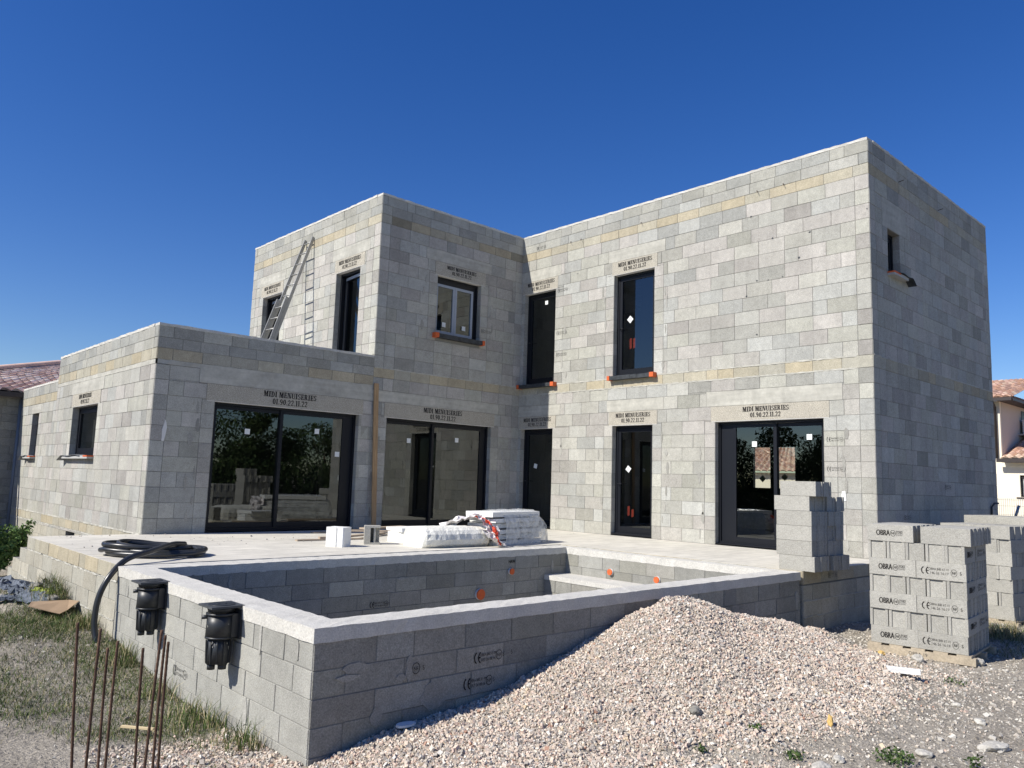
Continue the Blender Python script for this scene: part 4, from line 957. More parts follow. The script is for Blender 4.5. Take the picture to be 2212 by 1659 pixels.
skimmer(2.63,'black plastic pool skimmer nearer the hose, on the sunlit pool wall'); skimmer(1.03,'black plastic pool skimmer nearer the pool corner, splashed with mortar')
# rebars
RB = [([-11.57,-1.659,.435],[-11.516,-1.674,-.9]),([-11.535,-1.825,.435],[-11.558,-1.818,-.9]),([-11.434,-1.594,.314],[-11.432,-1.595,-.9]),([-11.446,-1.747,.368],[-11.466,-1.741,-.9]),([-11.376,-1.823,.346],[-11.365,-1.827,-.9]),([-11.386,-2.031,.447],[-11.445,-2.01,-.9]),([-11.339,-1.942,.409],[-11.365,-1.933,-.9]),([-11.345,-1.993,.394],[-11.354,-1.99,-.9])]
RBL = ['tallest rusty steel bar at the far left of the row','rusty steel bar second from left, leaning right','short rusty steel bar third from left, just left of the hose foot','rusty steel bar fourth from left, in front of the hose foot','rusty steel bar standing alone in the middle of the row','rusty steel bar fourth from right end, leaning most, left of the close trio','dark ribbed steel bar in the middle of the close trio','rightmost rusty steel bar of the close trio']
RBL[5] = 'leaning rusty steel bar at the left of the close trio'
for (t0,b0),lb in zip(RB,RBL):
    m = MB(); n = 120; P = [Vector(b0).lerp(Vector(t0),i/n)+Vector((math.sin(i*.045)*.003,math.cos(i*.05)*.003,0)) for i in range(n+1)]
    m.tube(P,[.0050+(.0008 if i % 2 else 0) for i in range(n+1)],8); tag(m.build('rebar',RUST),lb,'steel bar','steel starter bars standing in the foreground')
# ladder (two sections)
LA = empty('ladder','aluminium extension ladder leaning on the sunlit upper wall','ladder',(-5.2,10.88,2.98))
def lad(tl,fl,tr,fr_,s0,s1,dx,nm):
    tl,fl,tr,fr_ = map(Vector,(tl,fl,tr,fr_)); off = Vector((dx,0,0))
    for a_,b_ in ((tl,fl),(tr,fr_)):
        p0 = b_.lerp(a_,s0)+off; p1 = b_.lerp(a_,s1)+off; d = (p1-p0).normalized(); side = Vector((0,1,0)); up = d.cross(side).normalized()
        m = MB(); P = [p+side*i*.0125+up*j*.034 for p in (p0,p1) for i,j in ((-1,-1),(1,-1),(1,1),(-1,1))]; m.box8(P); place(m.build('rail',ALU),LA)
    L_ = (tl-fl).length
    k = s0+.04
    while k < s1-.01:
        m = MB(); m.tube([fl.lerp(tl,k)+off,fr_.lerp(tr,k)+off],.0145,8); place(m.build('rung',ALU),LA); k += .28/L_
lad((-4.045,11.27,6.45),(-5.25,11.16,2.98),(-4.045,10.91,6.46),(-5.20,10.75,2.98),.24,1.0,0,'upper')
lad((-4.045,11.27,6.45),(-5.25,11.16,2.98),(-4.045,10.91,6.46),(-5.20,10.75,2.98),0.0,.56,-.075,'lower')
# tall plank against the wall between the sliding doors
m = MB(); m.box8([(-3.955,8.00,.0),(-3.855,8.00,.0),(-3.855,8.027,.0),(-3.955,8.027,.0),(-4.01,8.085,2.87),(-3.91,8.085,2.87),(-3.91,8.112,2.87),(-4.01,8.112,2.87)]); tag(m.build('plank',WOOD),'long upright wooden plank leaning on the wall between the sliding doors','plank')
m = MB(); m.box8([(-3.94,8.03,1.95),(-3.90,8.03,1.95),(-3.90,8.06,1.95),(-3.94,8.06,1.95),(-3.90,8.06,2.62),(-3.86,8.06,2.62),(-3.86,8.09,2.62),(-3.90,8.09,2.62)])
# dark bar leaning in the reflection is real too: none needed
# grey hollow block
HB = MB(); x,y = -5.72,5.28; c,s = math.cos(rad(-30)),math.sin(rad(-30))
TT = lambda a_,b_,z: (x+a_*c-b_*s, y+a_*s+b_*c, z)
for (a0,a1,b0,b1,z0,z1) in [(-.12,.12,-.1,.1,0,.03),(-.12,.12,-.1,.1,.25,.28),(-.12,-.03,-.099,.099,.03,.25),(-.03,.115,.065,.099,.03,.25),(.02,.05,-.08,.065,.03,.25)]:
    HB.box8([TT(a0,b0,z0),TT(a1,b0,z0),TT(a1,b1,z0),TT(a0,b1,z0),TT(a0,b0,z1),TT(a1,b0,z1),TT(a1,b1,z1),TT(a0,b1,z1)])
tag(HB.build('hollow_block',STK),'grey hollow concrete block standing on end beside the wood scraps','concrete block')
# small polystyrene piece with grooves
def rotbox(m,x,y,an,a0,a1,b0,b1,z0,z1,j=0):
    c,s = math.cos(an),math.sin(an); q = lambda: random.uniform(-j,j)
    P = [(a0,b0),(a1,b0),(a1,b1),(a0,b1)]
    m.box8([(x+a_*c-b_*s+q(),y+a_*s+b_*c+q(),z+(q() if z > .01 else 0)) for z in (z0,z1) for a_,b_ in P])
m = MB(); an = rad(-60)
prof = [(-.13,-.11),(.03,-.11),(.03,-.095),(.055,-.095),(.055,-.11),(.14,-.11),(.155,-.09),(.155,.11),(-.13,.11),(-.13,.02),(-.115,.0),(-.115,-.03),(-.13,-.05)]
c,s = math.cos(an),math.sin(an); m.prism(prof,0.0,.28,T=lambda a_,b_,z: (-6.40+a_*c-b_*s,5.14+a_*s+b_*c,z)); tag(m.build('foam_block',EPS),'small grooved white polystyrene block standing alone on the terrace','foam block')
# wood scraps
W = [(-5.95,6.12,-3,1.15,.09,.025,0),(-5.15,6.42,22,1.2,.10,.03,.028),(-4.62,6.75,-32,.95,.11,.028,.06),(-4.35,7.0,14,1.1,.16,.03,.10),(-4.75,7.6,6,1.5,.10,.025,0),(-6.0,6.15,-8,.25,.09,.03,.026),(-3.6,7.45,10,1.0,.2,.02,.0)]
WL = ['thin pale board at the left end of the wood scraps','board sloping behind the hollow block','short board leaning across the pile of wood scraps','widest board on top of the wood scraps','board lying in the wall shade by the sliding door','short wood offcut at the left tip of the scraps','flat board lying in front of the right sliding door']
for (x,y,an,l,wd,th,z),lb in zip(W,WL):
    m = MB(); rotbox(m,x,y,rad(an),-l/2,l/2,-wd/2,wd/2,z,z+th); o = m.build('wood_board',WOOD3)
    tag(o,lb,'wooden board','wood scraps on the terrace')
# bundle of polystyrene lying down
def lump(name, x,y,an,L_,prof,mt,label,cat,rough_end=.02,seg=22,j=.0045):
    m = MB(); c,s = math.cos(an),math.sin(an); n = len(prof)
    for i in range(seg+1):
        a_ = L_*i/seg; sc = 1
        sc = (.80,.90,.96)[i] if i < 3 else (.96 if i == seg else 1)
        for (b_,z) in prof:
            cz = .15; jj = j*(2.5 if i <= 1 else 1); q_ = noise.noise(Vector((a_*4,b_*5,z*5)))*.03; bb = b_*(sc+q_)+random.uniform(-jj,jj); zz = max(0.001,(z-cz)*sc+cz+random.uniform(-jj,jj)) if z > .01 else .001; aa = a_+random.uniform(-jj,jj)*2
            m.v.append((x+aa*c-bb*s,y+aa*s+bb*c,zz))
    for i in range(seg):
        for k in range(n): q = (k+1)%n; m.f.append((i*n+k,i*n+q,(i+1)*n+q,(i+1)*n+k)); m.c.append((.5,)*3); m.sm.append(False)
    m.f.append(tuple(range(n))[::-1]); m.f.append(tuple(seg*n+k for k in range(n))); m.c += [(.5,)*3]*2; m.sm += [False]*2
    o = m.build(name,mt); 
    if label: tag(o,label,cat)
    return o
lump('foam_bundle',-5.42,4.62,rad(-2),1.2,[(-.28,0),(-.34,.05),(-.36,.12),(-.335,.20),(-.28,.255),(-.19,.29),(-.05,.305),(.1,.30),(.24,.29),(.33,.24),(.36,.15),(.33,.0)],EPSR,'long rough-edged white polystyrene slab bundle lying by the pool edge','foam slab')
# wrapped stack of polystyrene boards
SX,SY,SA = -4.08,4.20,rad(13)
FS = empty('foam_stack','tall stack of white polystyrene boards half wrapped in clear plastic film','foam stack',(SX,SY,0)); FS.rotation_euler = (0,0,0)
random.seed(21)
for k in range(6):
    o0 = [0,-.07,-.02,-.10,-.06,-.13][k]; b0 = [.0,.05,.01,.06,.02,.03][k]; z0 = .002+k*.089
    for q in (0,1):
        m = MB(); rotbox(m,SX,SY,SA,o0+q*.004,1.30-abs(k-2)*.015,b0+(.357 if q else 0),b0+.355+[.06,.10,.08,.13,.16,.18][k]*q,z0,z0+[.070,.078,.064,.076,.066,.080][k],.003)
        place(m.build('foam_board',EPS),FS)
    continue
    place(m.build('foam_board',EPS),FS)
# plastic film shell
m = MB(); c,s = math.cos(SA),math.sin(SA); sec = [(-.04,.0),(-.045,.18),(-.03,.36),(.02,.47),(.11,.55),(.34,.555),(.50,.53),(.58,.36),(.60,0)]
nn = 12
for i in range(nn+1):
    a_ = .16+1.22*i/nn
    for (b_,z) in sec:
        sh_ = 1 if i < nn-2 else (1-.10*(i-(nn-2))); aa = a_+(.06*(1-z/.58)*max(0,i-nn+3)/3)
        bb = b_*1.0; zz = z*sh_+random.uniform(-.006,.006)*(z > 0); bb += random.uniform(-.008,.008)
        m.v.append((SX+aa*c-bb*s,SY+aa*s+bb*c,max(.002,zz)))
n = len(sec)
for i in range(nn):
    for k in range(n-1): m.f.append((i*n+k,i*n+k+1,(i+1)*n+k+1,(i+1)*n+k)); m.c.append((.5,)*3); m.sm.append(True)
m.f.append(tuple(nn*n+k for k in range(n))); m.c.append((.5,)*3); m.sm.append(False)
place(m.build('film',WRAP,fix=False),FS)
# torn red and white plastic wrap between the two
def crumple(name,ctrl,wd,mt,seg=26,amp=.035,across=8,zmin=.008):
    P = spline(ctrl,8); m = MB(); n = across; K = len(P)
    for i,p in enumerate(P):
        d = (P[min(i+1,K-1)]-P[max(0,i-1)]); sd = d.cross(Vector((0,0,1))); sd = sd.normalized() if sd.length > 1e-6 else Vector((1,0,0))
        for k in range(n+1):
            t = (k/n-.5)*wd*(1-.25*abs(2*i/K-1)); q = noise.noise_vector(Vector((i*.45,k*.9,seg)))*amp*1.6
            v = p+sd*t+q; m.v.append((v.x,v.y,max(v.z,zmin)))
    for i in range(K-1):
        for k in range(n): a_ = i*(n+1)+k; m.f.append((a_,a_+1,a_+n+2,a_+n+1)); m.c.append((.5,)*3); m.sm.append(False)
    return m.build(name,mt,fix=False)
PF = mat('white_film',(.74,.70,.68),rough=.35,spec=.5)
PB = empty('plastic_wrap','crumpled white and red plastic wrapping between the foam slab and foam stack','plastic wrapping',(-4.4,4.6,0))
place(crumple('film',[(-4.75,5.0,.16),(-4.55,4.75,.36),(-4.33,4.42,.47),(-4.24,4.25,.32),(-4.22,4.12,.14),(-4.12,4.06,.03)],.28,PF,seg=3,amp=.06),PB)
place(crumple('red_band',[(-4.40,4.42,.46),(-4.29,4.24,.40),(-4.25,4.10,.26),(-4.24,4.03,.13),(-4.20,4.01,.04)],.07,REDP,seg=5,amp=.03,across=3),PB)
m = MB(); rotbox(m,-4.75,5.45,rad(8),-.4,.35,-.3,.25,.0,.16,.01); rotbox(m,-4.70,5.50,rad(-6),-.45,.3,-.3,.25,.165,.22,.01); tag(m.build('foam_offcuts',EPS),'low white foam offcuts lying behind the torn plastic wrap','foam offcuts')
# small rubble on the terrace
x = NR.uniform(-9.5,-.3,420); y = np.clip(NR.normal(7.0,.9,420),4.3,8.0); sz = np.clip(NR.lognormal(math.log(.012),.5,420),.005,.045)
_gh = gh; gh = lambda a_,b_: np.zeros_like(a_)
rb = stones('rubble_crumbs',x,y,sz,.3,PAL2,np.ones(6)/6); tag(rb,'small crumbs of mortar scattered over the terrace slab','rubble',kind='stuff'); gh = _gh

# ------------------------------------------------------------ bits on the ground
def rock(x,y,sx,sy,sz,an,m_,name,label,cat,z=None,ch=1.0,seed=0,group=None,emb=.3):
    NRl = np.random.default_rng(seed); import bmesh
    b = bmesh.new(); bmesh.ops.create_icosphere(b,subdivisions=3,radius=1)
    for v in b.verts:
        k = 1+.32*noise.noise(v.co*1.3+Vector((seed*3.1,0,0)))*ch+.12*noise.noise(v.co*4+Vector((seed,5,0)))
        v.co *= k; v.co.x *= sx/2; v.co.y *= sy/2; v.co.z *= sz/2
    me = bpy.data.meshes.new(name); b.to_mesh(me); b.free(); me.materials.append(m_)
    o = bpy.data.objects.new(name,me); COL.objects.link(o); o.rotation_euler = (0,0,an); o.location = (x,y,(float(gh(x,y)) if z is None else z)+sz*emb); tag(o,label,cat,group); return o
RK = mat('grey_stone',(.45,.43,.38),rough=.95,blotch=[(5,.2),(14,.15)],speck=[(80,.12)],bump=(30,.8,.01)); RKY = mat('yellow_stone',(.62,.42,.15),rough=.85,blotch=[(9,.3)]); RKD = mat('dark_stone',(.24,.23,.20),rough=.95,blotch=[(9,.2)])
rock(-3.30,-1.72,.15,.12,.10,.4,RK,'stone','rounded grey stone in front of the nearest pallet','stone',seed=3)
rock(-3.45,-1.40,.10,.08,.06,.4,RKY,'stone','small tan stone by the left end of the nearest pallet','stone',seed=4)
rock(-5.9,-3.16,.22,.12,.07,-.6,RK,'stone','flat beige rock at the lower right of the ground','stone',seed=5)
rock(-6.54,-2.26,.05,.04,.09,.5,RKY,'stone','upright yellow stone chip on the grey soil','stone',seed=6,emb=.45)
rock(-7.35,-1.62,.10,.09,.07,.2,RKD,'stone','round brown stone on the gravel heap','stone',seed=7)
rock(-2.9,-2.2,.14,.1,.09,.2,RK,'stone','pale stone on the soil right of the pallet','stone',seed=8)
for i,(x,y,s_) in enumerate([(-7.3,-2.55,.14),(-7.05,-2.55,.09),(-6.5,-2.9,.11),(-7.9,-2.15,.09),(-5.3,-2.9,.10),(-4.9,-2.6,.08)]):
    rock(x,y,s_,s_*.8,s_*.5,i,RK,'stone',['largest flat cobble near the picture bottom','cobble right of the largest flat cobble','pale cobble beside the leafy weed tuft','cobble between the gravel and the small weed','grey cobble near the right ground edge','small cobble furthest right on the soil'][i],'stone',seed=20+i,group='cobbles on the bare soil')
# polystyrene shards
m = MB(); z = float(gh(-4.36,-1.98))+.05; rotbox(m,-4.36,-1.98,rad(-68),-.15,.14,-.05,.055,z-.02,z+.02,.022); tag(m.build('foam_shard',EPS),'thin white polystyrene shard lying at the right edge of the gravel','foam piece')
m = MB(); z = float(gh(-9.0,-.27)); P = [(-9.0+.085*math.cos(t)*random.uniform(.85,1.1),-.29+.05*math.sin(t)*random.uniform(.85,1.1)) for t in np.arange(0,6.28,.5)]; m.prism(P,z+.03,z+.045); tag(m.build('foam_disc',EPS),'flat white foam disc in the shade at the pool wall foot','foam piece')
# cardboard, tarp heap, wood stick
m = MB(); z = float(gh(-10.0,5.45))+.09; P = [(-10.32,5.72),(-10.2,5.38),(-10.02,5.18),(-9.86,5.28),(-9.78,5.40),(-9.70,5.55)]
P = [(-10.30,5.30,z),(-10.05,5.08,z-.02),(-9.98,5.02,z-.01),(-9.86,5.16,z+.01),(-9.66,5.42,z+.03),(-9.74,5.62,z+.05),(-10.2,5.62,z+.04)]
m.prism([(p[0],p[1]) for p in P],0,.006,T=lambda a_,b_,q: (a_*.85-1.5,5.25+(b_-5.3)*.8,z-.04+q+.06*(b_-5.2)+.03*math.sin(9*a_))); tag(m.build('cardboard_sheet',CARD),'torn brown cardboard sheet lying on the grass','cardboard')
TPH = empty('tarp_heap','crumpled blue-grey tarpaulin heap with a yellow-green rag at the left edge','tarpaulin',(-10.15,6.2,-.7))
for k,(ct,wd,mt,nm) in enumerate([([(-10.5,6.9,-.45),(-10.25,6.7,-.42),(-10.1,6.35,-.50),(-9.98,6.0,-.60)],.38,TARP,'tarp'),([(-10.45,6.3,-.60),(-10.2,6.1,-.55),(-10.05,5.85,-.62),(-9.95,5.7,-.66)],.30,TARP,'tarp'),([(-10.02,6.15,-.50),(-9.92,6.0,-.50),(-9.86,5.85,-.55)],.10,mat('lime_rag',(.36,.42,.08),rough=.7),'rag'),([(-9.98,6.25,-.44),(-9.88,6.1,-.42),(-9.8,5.9,-.5)],.14,RKD,'dark_rag')]):
    o = crumple(nm,ct,wd,mt,seg=10+k,amp=.06,across=10,zmin=-9); mz = [v.co for v in o.data.vertices]
    for v in o.data.vertices: v.co.z = max(v.co.z,float(gh(v.co.x,v.co.y))+.02) 
    place(o,TPH)
for i in range(9):
    x,y = [(-9.95,6.35),(-10.05,6.6),(-9.9,5.7),(-10.15,7.3),(-10.2,7.9),(-9.95,7.5),(-10.35,8.3),(-9.9,6.9),(-10.05,5.6)][i]
    rock(x,y,random.uniform(.1,.2),random.uniform(.08,.16),random.uniform(.06,.12),i,RK if i % 2 else RKD,'rubble_lump',['rubble lump behind the yellow-green rag','rubble lump at the left of the dirt mound','rubble lump between rag and cardboard','rubble lump before the stepped wall end','dark clod on the brown earth heap','rubble lump at the foot of the stepped wall','farthest clod at the left picture edge','rubble lump on top of the dirt mound','dark lump just above the cardboard'][i],'rubble',seed=40+i,group='rubble lumps by the terrace wall')
m = MB(); z = float(gh(-10.34,1.2))+.045; rotbox(m,-10.34,1.2,rad(-52),-.13,.13,-.012,.012,z,z+.014); tag(m.build('wood_stick',mat('pale_wood',(.62,.50,.30),rough=.8)),'short pale wooden stick lying on the grass in front of the bars','stick')
# small plants on the soil
def tuft(x,y,r,h,n,label,name='weed'):
    c = leafball(n,(0,0,h*.5),(r,r,h*.6),.028,GC*.85,.1); V,Fq,C = c; V = V+np.array((x,y,float(gh(x,y)))); o = npmesh(name,V,Fq,LEAF,C); tag(o,label,'weed','weeds on the bare soil'); return o
tuft(-7.25,-2.34,.085,.05,90,'small leafy weed left of the large tuft'); tuft(-6.77,-2.80,.14,.09,230,'largest dark green leafy tuft near the picture bottom'); tuft(-7.71,-1.90,.05,.06,50,'small weed poking from the gravel foot')
tuft(-6.45,-3.2,.06,.09,60,'upright green weed at the lower right picture edge'); tuft(-4.0,-2.3,.12,.05,60,'faint low weed right of the white shard')
tuft(-7.15,-2.0,.05,.05,40,'tiny weed between gravel and yellow stone')
# shrub beside the stepped wall
def shrub(x,y,base,h,r,label,n=12):
    t = empty('bush',label,'bush',(x,y,base),'bushes at the left edge'); m = MB(); cl = []
    for k in range(n):
        a_ = random.uniform(0,6.28); tip = (x+math.cos(a_)*r*random.uniform(.2,1),y+math.sin(a_)*r*random.uniform(.2,1),base+h*random.uniform(.6,1)); m.tube([(x,y,base),((x+tip[0])/2,(y+tip[1])/2,base+h*.45),tip],[.012,.008,.003],5)
        for q in range(7):
            f_ = .25+.75*q/6; cl.append(leafball(26,(x+(tip[0]-x)*f_,y+(tip[1]-y)*f_,base+(tip[2]-base)*f_),(.12,.12,.09),.065,GC*1.35,.0))
    place(m.build('stem',BARK),t); V,Fq,C = join(cl); place(npmesh('leaves',V,Fq,LEAF,C),t)
shrub(-9.66,10.3,-.75,.80,.28,'leafy green bush behind the stepped wall end',12); shrub(-10.05,10.2,-.75,.95,.30,'denser bush cut by the left picture edge',16); shrub(-9.25,11.0,-.7,.72,.22,'sprig of the bush closest to the house wall',8)
# dry clump in the shade right of the pallets
y_ = NR.normal(-1.9,.12,500); x_ = NR.normal(-.7,.18,500); o = blades('dry_plant_clump',x_,y_,NR.uniform(.08,.26,500),np.full(500,.008),gcols(500,.7),.8); tag(o,'dry yellowish plant clump right of the pallets','plant')
N=9000; x=NR.uniform(-2.2,3,N); y=NR.uniform(-3.2,-.9,N); k=(vnoise(x,y,1.5,31)>-.05); x=x[k];y=y[k]; o=blades('grass',x,y,NR.uniform(.03,.10,len(x)),np.full(len(x),.006),gcols(len(x),.3),.9); tag(o,'sparse grass in the shade around the pallets','grass',kind='stuff')

# ------------------------------------------------------------ neighbours
def tiled(m, A, B_, C_, D_, cols, rw=.24, rl=.38):
    """roman tiles laid on the quad: A->B eave, D->C ridge"""
    A,B_,C_,D_ = map(Vector,(A,B_,C_,D_)); nx = max(1,int((B_-A).length/rw)); nl = max(1,int((D_-A).length/rl)); nrm = (B_-A).cross(D_-A).normalized()
    if nrm.z < 0: nrm = -nrm
    for i in range(nx):
        for j in range(nl):
            c = random.choice(cols); v_ = random.uniform(.85,1.12); c = tuple(x*v_ for x in c)
            def P(s,t): return A.lerp(B_,s).lerp(D_.lerp(C_,s),t)
            base = len(m.v); K = 6
            for jj,(t,lift) in enumerate(((j/nl,.016),((j+1.12)/nl,0))):
                for k in range(K+1):
                    s = (i+k/K)/nx; hgt = .075*math.sin(math.pi*min(1,(k/K)/.62)) if k/K < .62 else -.03*math.sin(math.pi*((k/K)-.62)/.38)
                    v = P(s,min(t,1))+nrm*(hgt+lift); m.v.append(tuple(v))
            for k in range(K): m.f.append((base+k,base+k+1,base+K+2+k,base+K+1+k)); m.c.append(c); m.sm.append(True)
            if j == 0: m.f.append(tuple(base+k for k in range(K+1))); m.c.append(tuple(x*.5 for x in c)); m.sm.append(False)  # eave ends darkened: shade of the hollow tiles put into the colour
TC = [(.50,.30,.20),(.58,.38,.27),(.45,.27,.19),(.62,.46,.34),(.40,.26,.20),(.55,.36,.28)]
TP = [(.72,.55,.45),(.78,.64,.54),(.66,.48,.39),(.80,.70,.62),(.60,.44,.36)]
# left neighbour: shaded block wall under a hipped roman-tile roof
NL = empty('neighbour_house','shaded grey block house with pink tiled roof at the left picture edge','house',(-10,19,-.9))
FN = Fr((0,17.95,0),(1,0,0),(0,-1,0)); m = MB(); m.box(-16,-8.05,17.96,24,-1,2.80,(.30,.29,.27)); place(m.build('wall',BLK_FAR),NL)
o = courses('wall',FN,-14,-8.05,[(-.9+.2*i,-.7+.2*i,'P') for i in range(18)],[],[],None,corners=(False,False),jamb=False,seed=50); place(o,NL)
m = MB(); m.tube([(-8.15,17.90,-.8),(-8.15,17.90,2.7)],.05,8); place(m.build('downpipe',mat('zinc',(.2,.23,.27),rough=.5)),NL)
m = MB(); tiled(m,(-11.2,17.75,2.86),(-7.9,17.75,2.86),(-4.0,23.6,4.60),(-5.4,23.6,4.60),TP)
m.v=[];m.f=[];m.c=[];m.sm=[]
tiled(m,(-10.75,17.7,2.86),(-4.3,17.7,2.86),(-4.3,21.8,4.09),(-6.55,21.8,4.09),TP,rw=.25); place(m.build('roof',TILE),NL)
m = MB(); m.tube([(-10.75,17.7,2.93),(-6.55,21.8,4.17),(-4.3,21.8,4.17)],.10,8,(.60,.42,.34)); place(m.build('roof_ridge',TILE),NL)
m = MB(); m.face([(-16,17.8,2.8),(-4.3,17.8,2.8),(-4.3,21.8,4.0),(-6.6,21.8,4.0)]); place(m.build('roof_underlay',GUT),NL)
m = MB(); m.box(-16,-8.0,17.60,17.70,2.72,2.84); place(m.build('gutter',GUT),NL)
# right neighbour: cream two-storey house
NB = empty('neighbour_house','cream rendered two-storey house with tiled roofs at the right edge','house',(22,5,-1)); WX = 21.5
m = MB(); m.box(WX,31,3.98,12,-1,4.66); place(m.build('wall',CREAM),NB)
FN2 = Fr((0,3.98,0),(1,0,0),(0,-1,0)); m = MB(); FN2.box(m,WX+.18,31,0,.012,-1,4.66); place(m.build('wall',CREAM_SHADE),NB)
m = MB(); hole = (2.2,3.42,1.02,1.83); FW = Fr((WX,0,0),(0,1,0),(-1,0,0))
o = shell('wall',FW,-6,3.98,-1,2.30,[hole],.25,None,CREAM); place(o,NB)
m = MB(); m.box(WX+.3,28,-6,3.9,-1,2.2); place(m.build('wall',CREAM_SHADE),NB)
m = MB(); m.box(WX-.03,WX+.2,2.1,3.55,.96,1.01); place(m.build('window_sill',GUT),NB)
m = MB(); frame_ring(FW,m,2.2,3.42,1.02,1.83,.05,-.2,-.12); o = place(m.build('window',ANTH),NB)
m = MB(); FW.box(m,2.25,3.37,-.18,-.17,1.07,1.78); q = m.build('pane',mat('pale_curtain',(.5,.52,.52),rough=.6)); q.parent = o
m = MB()
for i in range(9): m.tube([FW.p(2.26+.135*i,-.06,1.05),FW.p(2.30+.135*i+(.05 if i % 2 else -.05),-.06,1.42),FW.p(2.26+.135*i,-.06,1.8)],.009,5)
for z in (1.1,1.75): m.tube([FW.p(2.22,-.06,z),FW.p(3.40,-.06,z)],.009,5)
place(m.build('window_grille',GUT),NB)
m = MB(); tiled(m,(WX-.45,12,4.74),(WX-.45,3.45,4.74),(26,3.45,6.0),(26,8.5,6.0),TC,rw=.3,rl=.42); m2 = m; place(m2.build('roof',TILE),NB)
m = MB(); tiled(m,(WX-.45,3.50,4.74),(31,3.50,4.74),(26.0,8.0,6.2),(26,8.0,6.2),TC,rw=.3,rl=.42); place(m.build('roof',TILE),NB)
m = MB(); m.box(WX-.5,WX-.40,3.45,12,4.62,4.74); m.box(WX-.4,31,3.42,3.52,4.62,4.72); m.box(WX-.4,31,3.52,4.0,4.64,4.70); place(m.build('gutter',GUT),NB)
m = MB(); m.tube([(WX-.42,4.12,4.62),(WX-.08,4.12,4.42),(WX-.08,4.12,2.45)],.05,8); place(m.build('downpipe',GUT),NB)
m = MB(); tiled(m,(WX-.35,-6,2.44),(WX-.35,3.95,2.44),(WX+4,3.95,3.75),(WX+4,-6,3.75),TC,rw=.3,rl=.42); place(m.build('roof',TILE),NB)
m = MB(); m.box(WX-.45,WX-.33,-6,4.05,2.30,2.43); place(m.build('gutter',GUT),NB)
ac = MB(); FN2.box(ac,24.0,24.9,.12,.45,3.55,4.12); ao = place(ac.build('air_conditioner',mat('ac_white',(.75,.75,.72),rough=.5)),NB)
m = MB()
for i in range(9): FN2.box(m,24.03,24.6,.451,.458,3.6+.055*i,3.625+.055*i)
q = m.build('grille',GUT); q.parent = ao
m = MB(); FN2.box(m,23.8,25.0,.0,.5,3.48,3.54); q = m.build('bracket',CREAM_SHADE); q.parent = ao
m = MB(); FN2.box(m,24.3,24.8,.0,.03,4.15,4.5); place(m.build('window',ANTH),NB)
# cream house seen through the living room
NC = empty('neighbour_house','cream house with weathered tiled roof seen through the living-room windows','house',(20,14,-1))
m = MB(); m.box(20,28,11.5,24,-1,1.75); place(m.build('wall',CREAM),NC)
m = MB(); tiled(m,(19.6,26,1.80),(19.6,11.1,1.80),(24,13.5,3.1),(24,22,3.1),TC,rw=.3,rl=.42); tiled(m,(19.6,11.1,1.80),(28.4,11.1,1.80),(24,15.5,3.1),(23.9,15.5,3.1),TC,rw=.3,rl=.42); place(m.build('roof',TILE),NC)
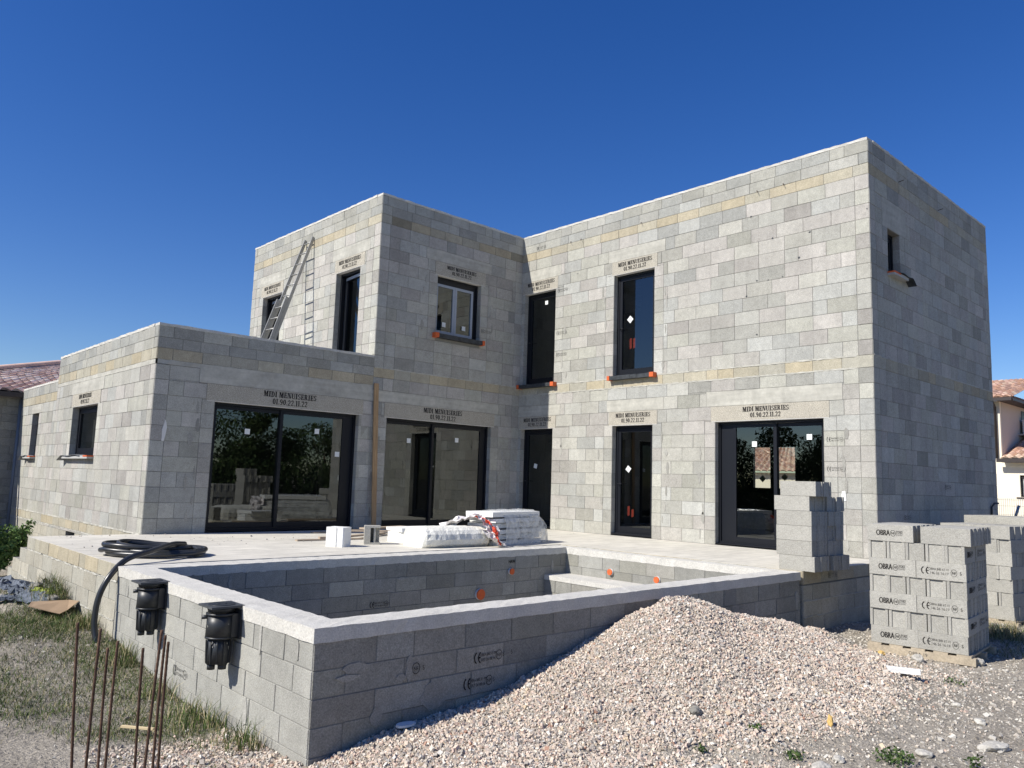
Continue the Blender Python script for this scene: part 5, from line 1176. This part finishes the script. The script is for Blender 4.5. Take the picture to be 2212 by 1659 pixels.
# wire mesh fence in front of the cream house
FE2 = empty('wire_fence','rigid wire mesh fence panel in front of the cream house','fence',(14,1,-.9)); fx = 14.0
m = MB()
for yy in np.arange(-3,5.5,.055): m.tube([(fx,yy,-.8),(fx,yy,.98)],.0055,4,cap=False)
for zz in (-.6,-.3,0,.25,.45,.5,.75,.93): m.tube([(fx,-3,zz),(fx,5.5,zz)],.006,4,cap=False)
place(m.build('mesh_panel',GALV),FE2)
for yy in (-1.6,.75,3.25):
    m = MB(); m.box(fx-.03,fx+.03,yy-.03,yy+.03,-.9,1.0); place(m.build('post',GUT),FE2)
m = MB(); m.tube([(11.5,1.15,.25),(11.5,.98,.80)],.035,8); tag(m.build('leaning_pipe',GALV),'short grey pipe end leaning by the wire fence','pipe')
# trees around the plot (reflected in the glass)
random.seed(33)
def added_hedge(label,x,y,l,w_,h,alongx,n):  # unseen foliage added to block bright ground and sky in the glass reflections
    t = empty('added_hedge',label,'added_hedge',(x,y,-.9)); m = MB(); cl = []
    for k in range(n):
        f_ = (k+.5)/n-.5; c = (x+(l*f_ if alongx else random.uniform(-.2,.2)), y+(random.uniform(-.2,.2) if alongx else l*f_), -.9+h*.45)
        m.tube([(c[0],c[1],-.9),(c[0]+.1,c[1],-.9+h*.6)],.05,6)
        cl.append(leafball(1500, c, (w_,w_,h*.58*random.uniform(.85,1.12)), .17, GC*.6,.1))
    place(m.build('stems',BARK),t); V,Fq,C = join(cl); place(npmesh('foliage',V,Fq,LEAF,C),t)
added_hedge('unseen dark foliage row added to deepen the left sliding door reflection',7,-16.8,24,1.0,2.9,True,20)
added_hedge('unseen dark foliage row added to deepen the right sliding door reflection',-23.2,14.5,20,1.0,3.0,False,17)
TR = [(2.2,-19,5.6,2.4),(5.2,-18.5,6.0,2.3),(8.0,-19.5,4.7,2.1),(10.8,-19,4.9,2.2),(13.8,-20,4.6,2.2),(17,-19,5.2,2.3),(-.8,-19.5,6.2,2.4)]
TL = ['broad dark tree mirrored in the left part of the left sliding door','tall dark tree mirrored beside the left door centre','rounded tree mirrored in the right leaf of the left sliding door','tree mirrored at the right of the left sliding door','low tree at the end of the mirrored tree line','last tree of the mirrored southern line','tallest tree of the mirrored southern line']
for (x,y,h,r),lb in zip(TR,TL): tree(lb,x,y,h,r,.95)
TR = [(-26,9,4.8,2.2),(-25,12.2,5.0,2.2),(-26,15.2,5.4,2.4),(-25.5,18.4,4.9,2.2),(-26,21.5,5.6,2.4)]
TL = ['tree mirrored at the left of the right sliding door','bushy tree mirrored in the middle of the right sliding door','taller tree mirrored over the living-room window','tree mirrored at the right edge of the right sliding door','far tree ending the mirrored western line']
for (x,y,h,r),lb in zip(TR,TL): tree(lb,x,y,h,r,.95)
